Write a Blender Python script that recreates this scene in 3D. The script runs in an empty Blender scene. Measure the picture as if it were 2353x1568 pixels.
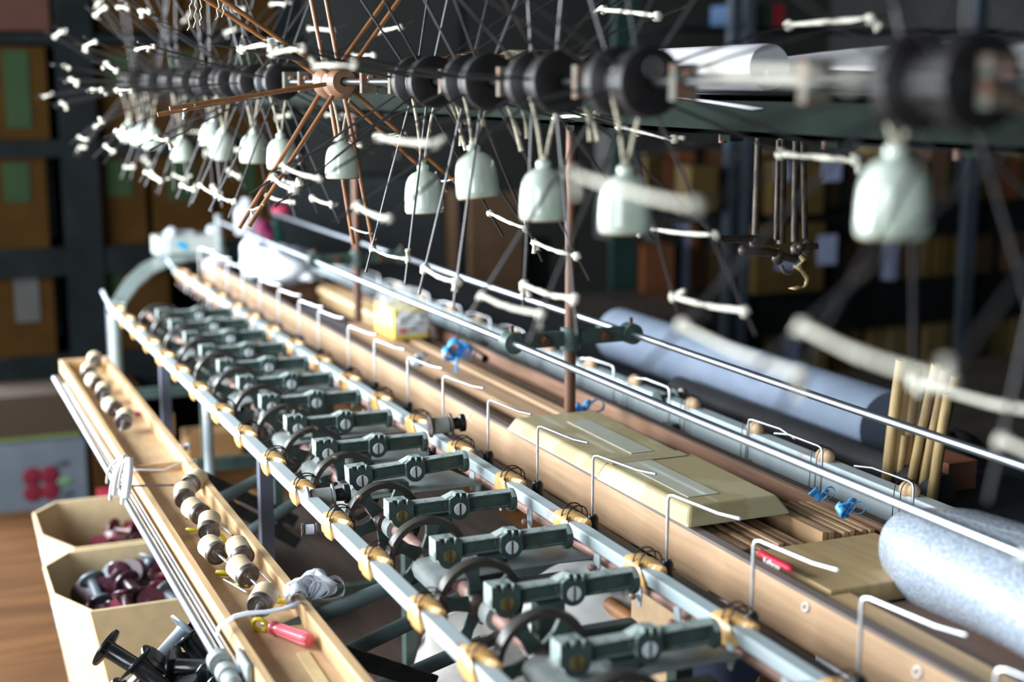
import bpy, bmesh, math, random
from math import sin, cos, pi, radians as R
from mathutils import Vector as V, Matrix
rnd = random.Random(7)
S = bpy.context.scene; C = S.collection

# ------------------------------------------------------------ camera, world, light
F = 3268.0; CX, CY = 1176.5, 784.0; EYE = 1.5
TH = math.atan(596 / F); PH = math.atan(1446 / math.hypot(F, 596))
FW = V((sin(PH) * cos(TH), cos(PH) * cos(TH), -sin(TH))); RT = V((cos(PH), -sin(PH), 0)); UP = RT.cross(FW)
cd = bpy.data.cameras.new('camera'); cam = bpy.data.objects.new('camera', cd); C.objects.link(cam)
cd.sensor_width = 36; cd.lens = F / 2353 * 36; cd.clip_start = .02
cam.matrix_world = Matrix((( RT.x, UP.x, -FW.x, 0), (RT.y, UP.y, -FW.y, 0), (RT.z, UP.z, -FW.z, EYE), (0, 0, 0, 1)))
cd.dof.use_dof = True; cd.dof.focus_distance = 2.08; cd.dof.aperture_fstop = cd.lens / 21.0
S.camera = cam
w = bpy.data.worlds.new('world'); S.world = w; w.use_nodes = True
w.node_tree.nodes['Background'].inputs[0].default_value = (.52, .80, .92, 1)
w.node_tree.nodes['Background'].inputs[1].default_value = .11
def area(name, loc, rot, sx, sy, e, col):
    l = bpy.data.lights.new(name, 'AREA'); l.shape = 'RECTANGLE'; l.size = sx; l.size_y = sy; l.energy = e; l.color = col
    o = bpy.data.objects.new(name, l); C.objects.link(o); o.location = loc; o.rotation_euler = rot
area('window_daylight', (-1.55, 3.1, 1.6), (0, R(-90), 0), 1.7, 2.6, 170, (.9, .96, 1))
area('near_window_daylight', (-1.55, -.35, 1.6), (0, R(-90), 0), 1.7, 1.6, 38, (.9, .96, 1))
area('far_window_daylight', (-1.55, 7.2, 1.6), (0, R(-90), 0), 1.7, 3.0, 330, (.9, .96, 1))
S.view_settings.view_transform = 'Standard'; S.view_settings.look = 'None'
S.view_settings.exposure = 1.0; S.view_settings.gamma = 1; S.view_settings.use_curve_mapping = False

# ------------------------------------------------------------ helpers
def ray(x, y): return FW + RT * ((x - CX) / F) + UP * ((CY - y) / F)
def atz(x, y, z):                       # pixel -> point on the level plane z (world)
    r = ray(x, y); t = (z - EYE) / r.z; p = r * t; p.z += EYE; return p
def atx(x, y, X): r = ray(x, y); p = r * (X / r.x); p.z += EYE; return p
def aty(x, y, Y): r = ray(x, y); p = r * (Y / r.y); p.z += EYE; return p
def atd(x, y, d): p = ray(x, y) * d; p.z += EYE; return p

class MB:
    def __init__(s): s.v = []; s.f = []; s.sm = []
    def add(s, vs, fs, smooth=False):
        b = len(s.v); s.v += [tuple(p) for p in vs]; s.f += [tuple(b + i for i in f) for f in fs]; s.sm += [smooth] * len(fs); return s
    def box(s, lo, hi, m=None):
        x0, y0, z0 = lo; x1, y1, z1 = hi
        vs = [V(p) for p in ((x0,y0,z0),(x1,y0,z0),(x1,y1,z0),(x0,y1,z0),(x0,y0,z1),(x1,y0,z1),(x1,y1,z1),(x0,y1,z1))]
        if m is not None: vs = [m @ p for p in vs]
        return s.add(vs, [(0,3,2,1),(4,5,6,7),(0,1,5,4),(1,2,6,5),(2,3,7,6),(3,0,4,7)])
    def bar(s, a, b, wd, h):            # box beam from a to b, wd wide, h high
        a = V(a); b = V(b); d = (b - a).normalized(); sd = d.cross(V((0,0,1)))
        sd = V((1,0,0)) if sd.length < 1e-4 else sd.normalized(); u = sd.cross(d); vs = []
        for p in (a, b):
            for i, j in ((-1,-1),(1,-1),(1,1),(-1,1)): vs.append(p + sd * i * wd / 2 + u * j * h / 2)
        return s.add(vs, [(0,1,2,3),(7,6,5,4),(0,4,5,1),(1,5,6,2),(2,6,7,3),(3,7,4,0)])
    def tube(s, pts, r, n=8, caps=True):
        pts = [V(p) for p in pts]; k = len(pts); rs = r if isinstance(r, (list, tuple)) else [r] * k
        t0 = (pts[1] - pts[0]).normalized(); a = t0.orthogonal().normalized(); vs = []
        for i, p in enumerate(pts):
            t = (pts[min(i+1, k-1)] - pts[max(i-1, 0)])
            t = t.normalized() if t.length > 1e-9 else t0
            a = (a - t * a.dot(t)); a = a.normalized() if a.length > 1e-6 else t.orthogonal().normalized(); b = t.cross(a)
            for j in range(n):
                q = 2 * pi * j / n; vs.append(p + (a * cos(q) + b * sin(q)) * rs[i])
        fs = [(i*n+j, i*n+(j+1)%n, (i+1)*n+(j+1)%n, (i+1)*n+j) for i in range(k-1) for j in range(n)]
        s.add(vs, fs, True)
        if caps:
            s.add(vs[:n], [tuple(range(n))[::-1]]); s.add(vs[-n:], [tuple(range(n))])
        return s
    def lathe(s, prof, o=(0,0,0), ax=(0,0,1), n=24, smooth=True):     # prof: (radius, distance along axis)
        ax = V(ax).normalized(); a = ax.orthogonal().normalized(); b = ax.cross(a); o = V(o)
        runs = [[prof[0]]]
        for i in range(1, len(prof)):
            runs[-1].append(prof[i])
            if i < len(prof) - 1:
                d0 = V((prof[i][0]-prof[i-1][0], prof[i][1]-prof[i-1][1])); d1 = V((prof[i+1][0]-prof[i][0], prof[i+1][1]-prof[i][1]))
                if smooth and d0.length > 1e-9 and d1.length > 1e-9 and d0.angle(d1) > R(38): runs.append([prof[i]])
        for run in runs:
            vs = []; m = len(run)
            for (r, h) in run:
                for j in range(n):
                    q = 2 * pi * j / n; vs.append(o + ax * h + (a * cos(q) + b * sin(q)) * r)
            s.add(vs, [(i*n+j, i*n+(j+1)%n, (i+1)*n+(j+1)%n, (i+1)*n+j) for i in range(m-1) for j in range(n)], smooth)
        return s
    def prism(s, poly, fn, d0, d1, smooth=False):    # poly in 2D, fn(u, v, w) -> point
        n = len(poly); vs = [fn(u, v, d0) for u, v in poly] + [fn(u, v, d1) for u, v in poly]
        fs = [(i, (i+1) % n, n + (i+1) % n, n + i) for i in range(n)]
        s.add(vs, fs, smooth); s.add(vs[:n], [tuple(range(n))[::-1]]); s.add(vs[n:], [tuple(range(n))]); return s
    def blob(s, c, r, sc=(1,1,1), n=10, jit=0.0):
        c = V(c); vs = []; m = n // 2 + 1
        for i in range(m + 1):
            for j in range(n):
                t = pi * i / m; q = 2 * pi * j / n; k = r * (1 + rnd.uniform(-jit, jit) * (0 < i < m))
                vs.append(c + V((sin(t) * cos(q) * k * sc[0], sin(t) * sin(q) * k * sc[1], cos(t) * k * sc[2])))
        return s.add(vs, [(i*n+j, i*n+(j+1)%n, (i+1)*n+(j+1)%n, (i+1)*n+j) for i in range(m) for j in range(n)], True)
    def grid(s, fn, nu, nv, smooth=True, closed_u=False):
        vs = [fn(i / nu, j / nv) for j in range(nv + 1) for i in range(nu + 1)]; k = nu + 1
        return s.add(vs, [(j*k+i, j*k+i+1, (j+1)*k+i+1, (j+1)*k+i) for j in range(nv) for i in range(nu)], smooth)
    def build(s, name, m, parent=None, bevel=0, solid=0, sub=0):
        me = bpy.data.meshes.new(name); me.from_pydata(s.v, [], s.f); me.polygons.foreach_set('use_smooth', s.sm)
        me.materials.append(m); me.update()
        o = bpy.data.objects.new(name, me); C.objects.link(o)
        if parent: o.parent = parent
        if solid: md = o.modifiers.new('s', 'SOLIDIFY'); md.thickness = solid; md.offset = 0
        if bevel: md = o.modifiers.new('b', 'BEVEL'); md.width = bevel; md.segments = 2; md.limit_method = 'ANGLE'
        if sub: md = o.modifiers.new('u', 'SUBSURF'); md.levels = sub; md.render_levels = sub
        return o
def tag(o, label, cat, group=None, kind=None):
    o['label'] = label; o['category'] = cat
    if group: o['group'] = group
    if kind: o['kind'] = kind
    return o
def thing(name, label, cat, loc=(0,0,0), rot=(0,0,0), group=None):
    o = bpy.data.objects.new(name, None); C.objects.link(o); o.empty_display_size = .01
    o.location = loc; o.rotation_euler = rot; return tag(o, label, cat, group)
def struct(o): o['kind'] = 'structure'; return o
def copy_to(o, parent=None, **kw):
    c = o.copy(); C.objects.link(c); c.parent = parent
    for ch in list(o.children): copy_to(ch, c)
    return c
def bez(p0, p1, p2, n=8):
    p0, p1, p2 = V(p0), V(p1), V(p2)
    return [p0*(1-t)**2 + p1*2*t*(1-t) + p2*t*t for t in [i/n for i in range(n+1)]]

# ------------------------------------------------------------ materials
def mat(name, c, rough=.6, metal=0, var=.12, scale=30, c2=None, bump=.0, stretch=(1,1,1), thr=None, coat=0, alpha=1, emit=0, spec=.5, trans=0):
    m = bpy.data.materials.new(name); m.use_nodes = True; nt = m.node_tree; b = nt.nodes['Principled BSDF']
    b.inputs['Roughness'].default_value = rough; b.inputs['Metallic'].default_value = metal
    b.inputs['Coat Weight'].default_value = coat; b.inputs['Alpha'].default_value = alpha; b.inputs['Specular IOR Level'].default_value = spec
    b.inputs['Transmission Weight'].default_value = trans
    tc = nt.nodes.new('ShaderNodeTexCoord'); mp = nt.nodes.new('ShaderNodeMapping'); mp.inputs['Scale'].default_value = stretch
    nz = nt.nodes.new('ShaderNodeTexNoise'); nz.inputs['Scale'].default_value = scale; nz.inputs['Detail'].default_value = 5
    nt.links.new(tc.outputs['Object'], mp.inputs[0]); nt.links.new(mp.outputs[0], nz.inputs[0])
    cr = nt.nodes.new('ShaderNodeValToRGB'); a, bb = thr or (.35, .65)
    cr.color_ramp.elements[0].position = a; cr.color_ramp.elements[1].position = bb
    d = c2 or tuple(x * (1 - var * 2) for x in c)
    cr.color_ramp.elements[0].color = (*d, 1); cr.color_ramp.elements[1].color = (*c, 1)
    nt.links.new(nz.outputs['Fac'], cr.inputs[0]); nt.links.new(cr.outputs[0], b.inputs['Base Color'])
    if bump:
        bp = nt.nodes.new('ShaderNodeBump'); bp.inputs['Strength'].default_value = bump; bp.inputs['Distance'].default_value = .002
        nt.links.new(nz.outputs['Fac'], bp.inputs['Height']); nt.links.new(bp.outputs[0], b.inputs['Normal'])
    return m
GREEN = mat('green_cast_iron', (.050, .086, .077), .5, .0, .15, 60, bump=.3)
PALE = mat('pale_arm_face', (.33, .39, .38), .6, 0, .1, 70, c2=(.12, .17, .16), thr=(.34, .5))
RAILP = mat('worn_blue_paint', (.42, .50, .53), .5, 0, .1, 22, c2=(.42, .33, .31), thr=(.30, .38))
BLACKM = mat('black_steel', (.018, .02, .022), .4, .3, .3, 50)
CHROME = mat('chrome_rod', (.55, .61, .70), .34, 1, .08, 8)
WIRE = mat('steel_wire', (.72, .74, .78), .38, 1, .15, 30)
DWIRE = mat('rusty_wire', (.06, .035, .03), .5, .5, .3, 60)
RUST = mat('rusty_post', (.15, .070, .042), .5, .4, .25, 40, stretch=(1,1,.15))
COPPER = mat('copper_tube', (.42, .25, .21), .5, .2, .15, 40)
DISC = mat('pale_disc_enamel', (.80, .88, .95), .35, 0, .04, 40)
DISCY = mat('oily_disc', (.26, .22, .10), .3, .3, .25, 80)
RUSTF = mat('rusty_slot', (.16, .08, .03), .7, .2, .3, 90)
PLATE = mat('dusty_plate', (.32, .36, .36), .6, .1, .12, 30)
WHEEL = mat('chipped_wheel', (.05, .045, .04), .35, .3, .2, 45, c2=(.28, .22, .16), thr=(.30, .34))
PEACH = mat('pale_board', (.60, .39, .235), .55, 0, .12, 14, stretch=(6,.4,6), bump=.15)
BROWN = mat('brown_board', (.25, .125, .07), .55, 0, .2, 14, stretch=(6,.4,6), bump=.2)
DBROWN = mat('dark_board', (.07, .045, .035), .6, 0, .2, 14, stretch=(4,.4,4))
OCHRE = mat('ochre_block', (.72, .42, .15), .38, 0, .16, 70, bump=.2, coat=.2)
BAMBOO = mat('red_brown_rod', (.29, .115, .035), .42, 0, .25, 30, stretch=(1,1,1), coat=.3)
DARKROD = mat('dark_rod', (.045, .042, .045), .35, .2, .2, 30)
OLDI = mat('old_iron', (.075, .05, .034), .5, .3, .3, 60)
HUBW = mat('turned_wood', (.27, .135, .075), .45, 0, .2, 24, stretch=(1,6,1), coat=.2)
HUBD = mat('black_hub', (.014, .012, .013), .55, 0, .3, 30, spec=.3)
CORD = mat('white_cord', (.76, .73, .62), .85, 0, .18, 160, bump=.6)
CORDC = mat('cream_tie', (.62, .56, .42), .85, 0, .2, 160, bump=.6)
PORC = mat('celadon_glaze', (.60, .66, .62), .12, 0, .07, 14, c2=(.40, .48, .38), coat=.5)
BAMB2 = mat('pale_stick', (.42, .29, .13), .5, 0, .2, 20, stretch=(4,4,.5))
CARD = mat('cardboard', (.62, .485, .29), .8, 0, .06, 40)
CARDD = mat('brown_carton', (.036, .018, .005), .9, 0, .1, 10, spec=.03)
MAROON = mat('maroon_plastic', (.055, .016, .028), .28, 0, .2, 9, coat=.4)
MAROON2 = mat('red_plastic', (.13, .02, .035), .28, 0, .2, 9, coat=.4)
BLKP = mat('black_plastic', (.018, .022, .026), .26, 0, .1, 9, coat=.4)
GREYP = mat('grey_plastic', (.15, .18, .22), .4, 0, .1, 9)
CREAM = mat('cream_wood', (.66, .53, .36), .55, 0, .12, 50)
IRON = mat('dark_iron', (.17, .145, .135), .38, .5, .25, 60)
PINE = mat('pine', (.68, .45, .235), .5, 0, .14, 12, stretch=(8,.5,8), bump=.1)
TAN = mat('tan_board', (.60, .41, .24), .6, 0, .1, 20, stretch=(3,1,1))
YELLOW = mat('yellow_plastic', (.62, .52, .03), .35, 0, .1, 20)
PINK = mat('pink_handle', (.72, .12, .16), .3, 0, .08, 20, coat=.3)
PLASW = mat('white_plastic_film', (.60, .64, .71), .35, 0, .06, 20, coat=.3)
BLUEP = mat('blue_ribbon', (.10, .45, .90), .35, 0, .15, 30, coat=.3)
PAPER = mat('white_paper', (.62, .62, .66), .7, 0, .05, 6)
KRAFT = mat('kraft_tape', (.42, .365, .22), .4, 0, .1, 9, c2=(.36, .30, .16), thr=(.48, .52), coat=.1)
BUBBLE = mat('bubble_wrap', (.40, .45, .53), .22, 0, .1, 190, c2=(.25, .30, .36), bump=1.0, coat=.5)
TARP = mat('blue_grey_fabric', (.20, .25, .34), .8, 0, .08, 12)
RACK = mat('dark_rack_steel', (.009, .012, .013), .9, 0, .2, 6, spec=.05)
GLAB = mat('green_label', (.020, .036, .017), .9, 0, .05, 6, spec=.03)
WALLM = mat('grey_plaster', (.030, .032, .031), .95, 0, .1, 2, spec=.03)
FLOORM = mat('floor_board', (.15, .068, .026), .6, 0, .25, 5, stretch=(.4,5,1), spec=.12)
def flat(n, c, r=.6, **k): k.setdefault('spec', .2); return mat(n, c, r, 0, .07, 15, **k)

# ------------------------------------------------------------ the room
fl = struct(MB().box((-1.6, -2, -.12), (6.6, 9.1, -.022)).build('floor', flat('subfloor', (.05, .035, .025))))
y = 1.0; i = 0
while y < 6.9:
    wd = .15 + rnd.uniform(-.004, .004)
    b = MB().box((-1.58, y, -.022), (2.4 + rnd.uniform(-.5, .5), y + wd - .003, rnd.uniform(-.001, .001))); b.build('floor_board', FLOORM, fl)
    y += wd
struct(MB().box((-1.6, 9.0, -.02), (6.6, 9.1, 3.2)).build('wall_back', WALLM))
struct(MB().box((6.5, -2, -.02), (6.6, 9, 3.2)).build('wall_right', WALLM))
wl = MB()
for lo, hi in (((-1.7,-2,-.02),(-1.6,9,.75)), ((-1.7,-2,2.45),(-1.6,9,3.2)), ((-1.7,-2,.75),(-1.6,-1.15,2.45)), ((-1.7,.45,.75),(-1.6,1.6,2.45)), ((-1.7,4.4,.75),(-1.6,5.7,2.45)), ((-1.7,8.7,.75),(-1.6,9,2.45))):
    wl.box(lo, hi)
struct(wl.build('wall_left', WALLM))
FR = flat('window_frame_wood', (.2, .16, .12))
for k, (a, b) in enumerate(((-1.15, .45), (1.6, 4.4), (5.7, 8.7))):
    wf = MB()
    for yy in [a + .02 + (b - a - .04) * q / (2 if k == 0 else 4) for q in range(3 if k == 0 else 5)]: wf.box((-1.66, yy - .02, .75), (-1.62, yy + .02, 2.45))
    wf.box((-1.66, a, .75), (-1.62, b, .79)).box((-1.66, a, 2.41), (-1.62, b, 2.45))
    wo = struct(wf.build('window_%d' % (k + 1), FR))
struct(MB().box((-1.7, -2, 3.1), (6.6, 9.1, 3.2)).build('ceiling', flat('ceiling_board', (.04, .042, .04))))

# ------------------------------------------------------------ the winding machine
RX = (.527, .828)
mc = thing('winding_machine', 'long green cast-iron yarn winding machine with wooden trough running through the picture', 'machine')
def rail(x, y0, y1):
    b = MB().box((x - .006, y0, .886), (x + .014, y1, .903)); o = b.build('rail', RAILP, mc, bevel=.0015)
    e = MB().tube([(x + .004, y1, .895), (x, y1 + .05, .905), (x - .006, y1 + .08, .925)], .006, 8).build('rail_tip', RAILP, o)
    return o
railL = rail(RX[0], .6, 3.98); railR = rail(RX[1], .5, 4.66)
# guide block: saddle over the rail with a fish-tail near end and two wire staples
def guide():
    b = MB(); prof = [(-.0085, -.0150), (-.0105, -.0125), (-.0110, -.005), (-.0095, .004), (-.0045, .0085), (.003, .0095), (.010, .0092), (.0160, .0075), (.0180, .001), (.016, -.006)]
    n = len(prof) - 1
    def fn(u, v, inner):
        k = u * n; i0 = min(int(k), n - 1); t = k - i0
        x = prof[i0][0] * (1 - t) + prof[i0+1][0] * t; z = prof[i0][1] * (1 - t) + prof[i0+1][1] * t
        near = -.006 - .020 * min(1, abs(u - .46) / .27) + (.005 if u < .05 or u > .95 else 0)      # V notch at the ridge
        far = .0205 - .004 * abs(sin(u * pi * 2.5))
        y = near + (far - near) * v
        g = 1 + .12 * sin(v * pi) - (.13 if .62 < v < .72 else 0) - (.22 if v > .95 else 0)
        if inner: x *= .45; z = z * .45 - .002; g = 1
        return V((x * g, y, z * g))
    b.grid(lambda u, v: fn(u, v, False), 14, 10); b.grid(lambda u, v: fn(1 - u, v, True), 14, 10)
    for v in (0, 1):                                   # close ends
        o = [fn(i / 14, v, False) for i in range(15)]; q = [fn(i / 14, v, True) for i in range(15)]
        b.add(o + q, [(i, i + 1, 15 + i + 1, 15 + i) if v else (i + 1, i, 15 + i, 15 + i + 1) for i in range(14)])
    o = b.build('yarn_guide', OCHRE, mc)
    for yy in (.002, -.009):
        st = MB().tube([(-.006, yy, .004)] + [(.009 + .0165 * cos(a), yy - .002 + .006 * (1 - a / pi), .006 + .0145 * sin(a)) for a in [pi * (1 - i / 10) for i in range(11)]] + [(.026, yy + .004, -.012)], .00095, 6)
        st.build('wire_staple', DWIRE, o)
    return o
g0 = guide(); first = True
GL = [1.14, 1.316, 1.478, 1.666, 1.838, 2.014, 2.192, 2.385, 2.574, 2.786, 2.98, 3.166, 3.338, 3.529, 3.704, 3.87]
GR = [.9, 1.09, 1.296, 1.506, 1.715, 1.93, 2.137, 2.345, 2.551, 2.755, 2.966, 3.186, 3.393, 3.6, 3.791, 3.997, 4.21, 4.409, 4.56]
for x, ys in ((RX[0], GL), (RX[1], GR)):
    for yy in ys:
        g = g0 if first else copy_to(g0, mc); first = False
        g.location = (x + .002, yy, .898); g.rotation_euler = (0, 0, rnd.uniform(-.06, .06)); g.scale = (1.12, rnd.uniform(1.28, 1.42), 1.15)

# swinging arms: castings with two slotted discs
AY = [1.088 + .1855 * k for k in range(15)]
def arm():
    def circ(cx, cz, r, a0, a1, n=10): return [(cx + r * cos(R(a0 + (a1 - a0) * i / n)), cz + r * sin(R(a0 + (a1 - a0) * i / n))) for i in range(n + 1)]
    def notch(x, z): return [(x + .0045, z), (x + .0028, z - .0085), (x - .0040, z)]
    b = MB(); fn = lambda u, v, w: V((u, w, v))
    # head (left) - flat left side, round bottom, notched top ; front part is cut by the notches
    hl = [(-.020, .0225), (-.020, -.003)] + circ(0, -.001, .0165, 190, 360) + [(.0165, .0155), (.0095, .0225)]
    hf = hl + notch(.0035, .0225) + notch(-.0095, .0225)
    b.prism(hf, fn, -.010, -.003); b.prism(hl, fn, -.003, .014)
    ml = circ(.0865, 0, .0160, 200, 385) + [(.1015, .0165), (.100, .0205), (.084, .0220), (.078, .0195), (.066, .0150), (.066, .004)]
    mf = circ(.0865, 0, .0160, 200, 385) + [(.1015, .0165), (.100, .0205)] + notch(.0945, .0208) + notch(.0845, .0218) + [(.078, .0195), (.071, .0155)]
    b.prism(mf, fn, -.010, -.003); b.prism(ml, fn, -.003, .014)
    b.box((.012, -.001, -.0035), (.074, .010, .0125)); b.box((.014, -.0075, .0125), (.074, .013, .0152)); b.box((.014, -.005, -.0052), (.074, .012, -.003))
    b.box((.100, -.001, -.006), (.166, .010, .0125)); b.box((.100, -.0075, .0125), (.168, .013, .0152)); b.box((.100, -.005, -.008), (.166, .012, -.0055))
    b.lathe([(.0, -.004), (.0165, -.004), (.0175, .0), (.0165, .004), (.0, .004)], (.170, .002, .001), (1, 0, 0), 20)
    o = b.build('swing_arm', GREEN, mc, bevel=.0006)
    for cx in (0, .0865):
        d = MB().lathe([(0, -.0115), (.0088, -.0115), (.0092, -.0108), (.0092, -.005)], (cx, 0, 0), (0, 1, 0), 24, False).build('slotted_disc', DISC, o)
        MB().box((cx - .0013, -.0120, -.0088), (cx + .0013, -.0112, .0088)).build('slot', RUSTF, o)
    return o
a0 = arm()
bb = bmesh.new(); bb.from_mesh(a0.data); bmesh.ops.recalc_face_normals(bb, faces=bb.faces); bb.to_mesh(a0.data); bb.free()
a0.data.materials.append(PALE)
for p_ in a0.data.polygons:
    if p_.normal.x < -.6 or p_.normal.z > .5: p_.material_index = 1  # left-facing and upward faces take the paler colour
DY = None
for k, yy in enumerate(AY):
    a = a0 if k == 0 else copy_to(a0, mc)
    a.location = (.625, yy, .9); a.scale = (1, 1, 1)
    if k == 5: a.rotation_euler = (0, R(-3), 0); a.location.z = .903
    for ch in a.children:
        if ch.name.startswith('slotted_disc') and 0 < k < 5 and min(v.co.x for v in ch.data.vertices) < .05:
            if DY is None: DY = ch.data.copy(); DY.materials[0] = DISCY
            ch.data = DY
# wheels on the long copper shaft
WX, WZ = .632, .866
def wheel():
    b = MB(); n = 40; ring = [(.0495, -.0075), (.0575, -.0085), (.0595, 0), (.0575, .0085), (.0495, .0075), (.0485, 0), (.0495, -.0075)]
    b.lathe(ring, ax=(0, 1, 0), n=n)
    o = b.build('wheel', WHEEL, mc)
    MB().lathe([(.0, -.016), (.013, -.016), (.016, -.012), (.018, .0), (.016, .012), (0, .012)], ax=(0,1,0), n=20).build('wheel_hub', IRON, o)
    for i in range(5):
        a = R(72 * i + 20); u = V((cos(a), 0, sin(a))); t = V((-sin(a), 0, cos(a)))
        s = MB(); vs = []
        for r, hw in ((.014, .010), (.033, .0075), (.052, .011)):
            for sy in (-.0035, .0035):
                vs += [u * r - t * hw + V((0, sy, 0)), u * r + t * hw + V((0, sy, 0))]
        fs = []
        for q in (0, 4): fs += [(q, q+1, q+5, q+4), (q+2, q+6, q+7, q+3), (q, q+4, q+6, q+2), (q+1, q+3, q+7, q+5)]
        s.add(vs, fs); s.build('wheel_spoke', GREEN, o, bevel=.001)
    return o
w0 = wheel(); MB().tube([(WX, .7, WZ), (WX, 4.0, WZ)], .0105, 14).build('drive_shaft', COPPER, mc)
def plate():
    b = MB(); pr = [(.0, -.030), (-.010, -.022), (-.014, -.010), (-.011, -.002), (-.003, .002), (.02, .004), (.10, .006), (.185, .006)]
    b.grid(lambda u, v: V((pr[int(round(u * 7))][0] + (.02 * (1 - v) if u > .9 else 0), -.05 + .1 * v, pr[int(round(u * 7))][1])), 7, 4)
    return b.build('cover_plate', PLATE, mc, solid=.0015)
p0 = plate()
def collar():
    b = MB().lathe([(.0, -.012), (.017, -.012), (.017, .012), (0, .012)], ax=(0,1,0), n=18).tube([(0, 0, 0), (.03, 0, .012)], .008, 8)
    o = b.build('shaft_collar', PLATE, mc, bevel=.001); MB().box((-.004, -.004, .014), (.004, .004, .024)).build('set_screw', COPPER, o); return o
c0 = collar()
for k, yy in enumerate(AY):
    wv = w0 if k == 0 else copy_to(w0, mc); wv.location = (WX - .004, yy + .088, WZ); wv.rotation_euler = (0, k * .4 + .3, 0); wv.scale = [1.0] * 3
    cl = c0 if k == 0 else copy_to(c0, mc); cl.location = (WX, yy + .045, WZ); cl.rotation_euler = (0, rnd.uniform(-.4, .4), 0)
    # bearing block under each arm
    MB().box((.665, yy - .012, .80), (.70, yy + .014, .893)).box((.70, yy - .01, .83), (.80, yy + .012, .85)).build('bearing_block', GREEN, mc, bevel=.003)
    if k not in (1, 3, 5, 6, 7, 9, 10, 12): continue
    pl = p0 if k == 1 else copy_to(p0, mc); pl.location = (.612, yy + .012 + (.01 if k % 3 else 0), .874 if k % 2 else .870)
# tube, clips and knobs below the right rail
MB().tube([(.838, .5, .872), (.838, 4.6, .872)], .0085, 10).build('copper_tube', COPPER, mc)
def clip():
    b = MB().prism([(-.006, .012), (.006, .012), (.007, 0), (.004, -.02), (-.003, -.02), (-.007, -.004)], lambda u, v, w: V((w, u, v)), -.001, .001)
    o = b.build('hanging_clip', RAILP, mc); MB().blob((-.008, .002, -.006), .005, n=8).build('clip_knob', COPPER, o); return o
k0 = clip()
for i in range(34):
    c = k0 if i == 0 else copy_to(k0, mc); c.location = (.818, .95 + i * .108 + rnd.uniform(-.01, .01), .876); c.rotation_euler = (rnd.uniform(-.3, .3), 0, rnd.uniform(-.3, .3))
# bars, cross members and legs
MB().box((.862, .5, .855), (.90, 4.7, .872)).build('hook_bar', BLACKM, mc)
MB().box((1.29, .5, .82), (1.33, 5.0, .838)).build('rear_hook_bar', BLACKM, mc)
MB().box((1.345, .5, .842), (1.372, 5.1, .897)).build('rear_rail', RAILP, mc, bevel=.002)
MB().box((1.38, .5, .815), (1.80, 5.1, .822)).build('rear_shelf', flat('dark_shelf_steel', (.03, .034, .04)), mc)
for yy in (1.35, 2.3, 3.25, 4.1):
    for xx, m_ in ((.545, flat('violet_grey_steel', (.10, .11, .15), .45)), (.80, GREEN), (1.33, GREEN)):
        MB().box((xx - .011, yy - .011, 0), (xx + .011, yy + .011, .884 if xx < .6 else .86)).build('leg', m_, mc)
    MB().box((.535, yy - .01, .60), (1.34, yy + .01, .63)).build('cross_member', GREEN, mc)
for yy in (1.0, 2.9): MB().tube([(.575, yy + .02, 0), (.575, yy + .02, .86)], .011, 10).build('blue_tube_leg', RAILP, mc)
for a, b in (((640,1180),(780,1090)), ((655,1450),(905,1345)), ((745,1525),(965,1420)), ((560,1120),(700,1050)), ((900,1568),(1010,1520))):
    q0 = aty(a[0], a[1], 1.75 if a[1] > 1300 else 2.6); q1 = aty(b[0], b[1], 1.75 if a[1] > 1300 else 2.6)
    MB().tube([q0 - (q1 - q0) * .6, q1 + (q1 - q0) * .9], .011, 12).build('brace_tube', flat('grey_green_paint', (.09, .12, .125), .4), mc)
for a, b in (((760,1495),(960,1560)), ((430,1080),(640,1180)), ((470,1130),(650,1230))):
    q0 = aty(a[0], a[1], 1.7 if a[1] > 1300 else 2.7); q1 = aty(b[0], b[1], 1.7 if a[1] > 1300 else 2.7)
    MB().bar(q0 + (q1 - q0) * .1, q1 + (q1 - q0) * .2, .006, .024).build('flat_brace', BLACKM, mc)
# wooden trough
fb = MB().box((.962, .5, .832), (.974, 4.86, .90)).build('front_board', PEACH, mc, bevel=.001)
MB().box((.9605, .5, .8985), (.9755, 4.86, .9035)).build('board_edge', flat('grey_edge', (.19, .155, .14)), fb)
rb = MB().box((1.218, .5, .83), (1.23, 4.3, .898)).build('rear_board', BROWN, mc, bevel=.001)
MB().box((1.2165, .5, .8975), (1.2315, 4.3, .9015)).build('board_edge', DBROWN, rb)
MB().box((.974, .5, .826), (1.218, 4.86, .834)).build('trough_floor', DBROWN, mc)
MB().box((.974, 4.24, .834), (1.23, 4.252, .895)).build('trough_end', BROWN, mc)
# chalk marks on the front board
CH = flat('chalk', (.8, .78, .76), .9)
def onboard(x, y): p = atx(x, y, .9612); return V((.9612, p.y, p.z))
for segs in ([(1069,948),(1083,972)], [(1083,948),(1070,970)]):
    MB().tube([onboard(*q) for q in segs], .0009, 5).build('chalk_mark', CH, fb)
for cx, cy, r0 in ((1851, 1396, 7), (2108, 1545, 9)):
    MB().tube([onboard(cx + r0 * cos(a * pi / 6), cy + r0 * 1.3 * sin(a * pi / 6)) for a in range(13)], .0016, 5).build('chalk_mark', CH, fb)
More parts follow.
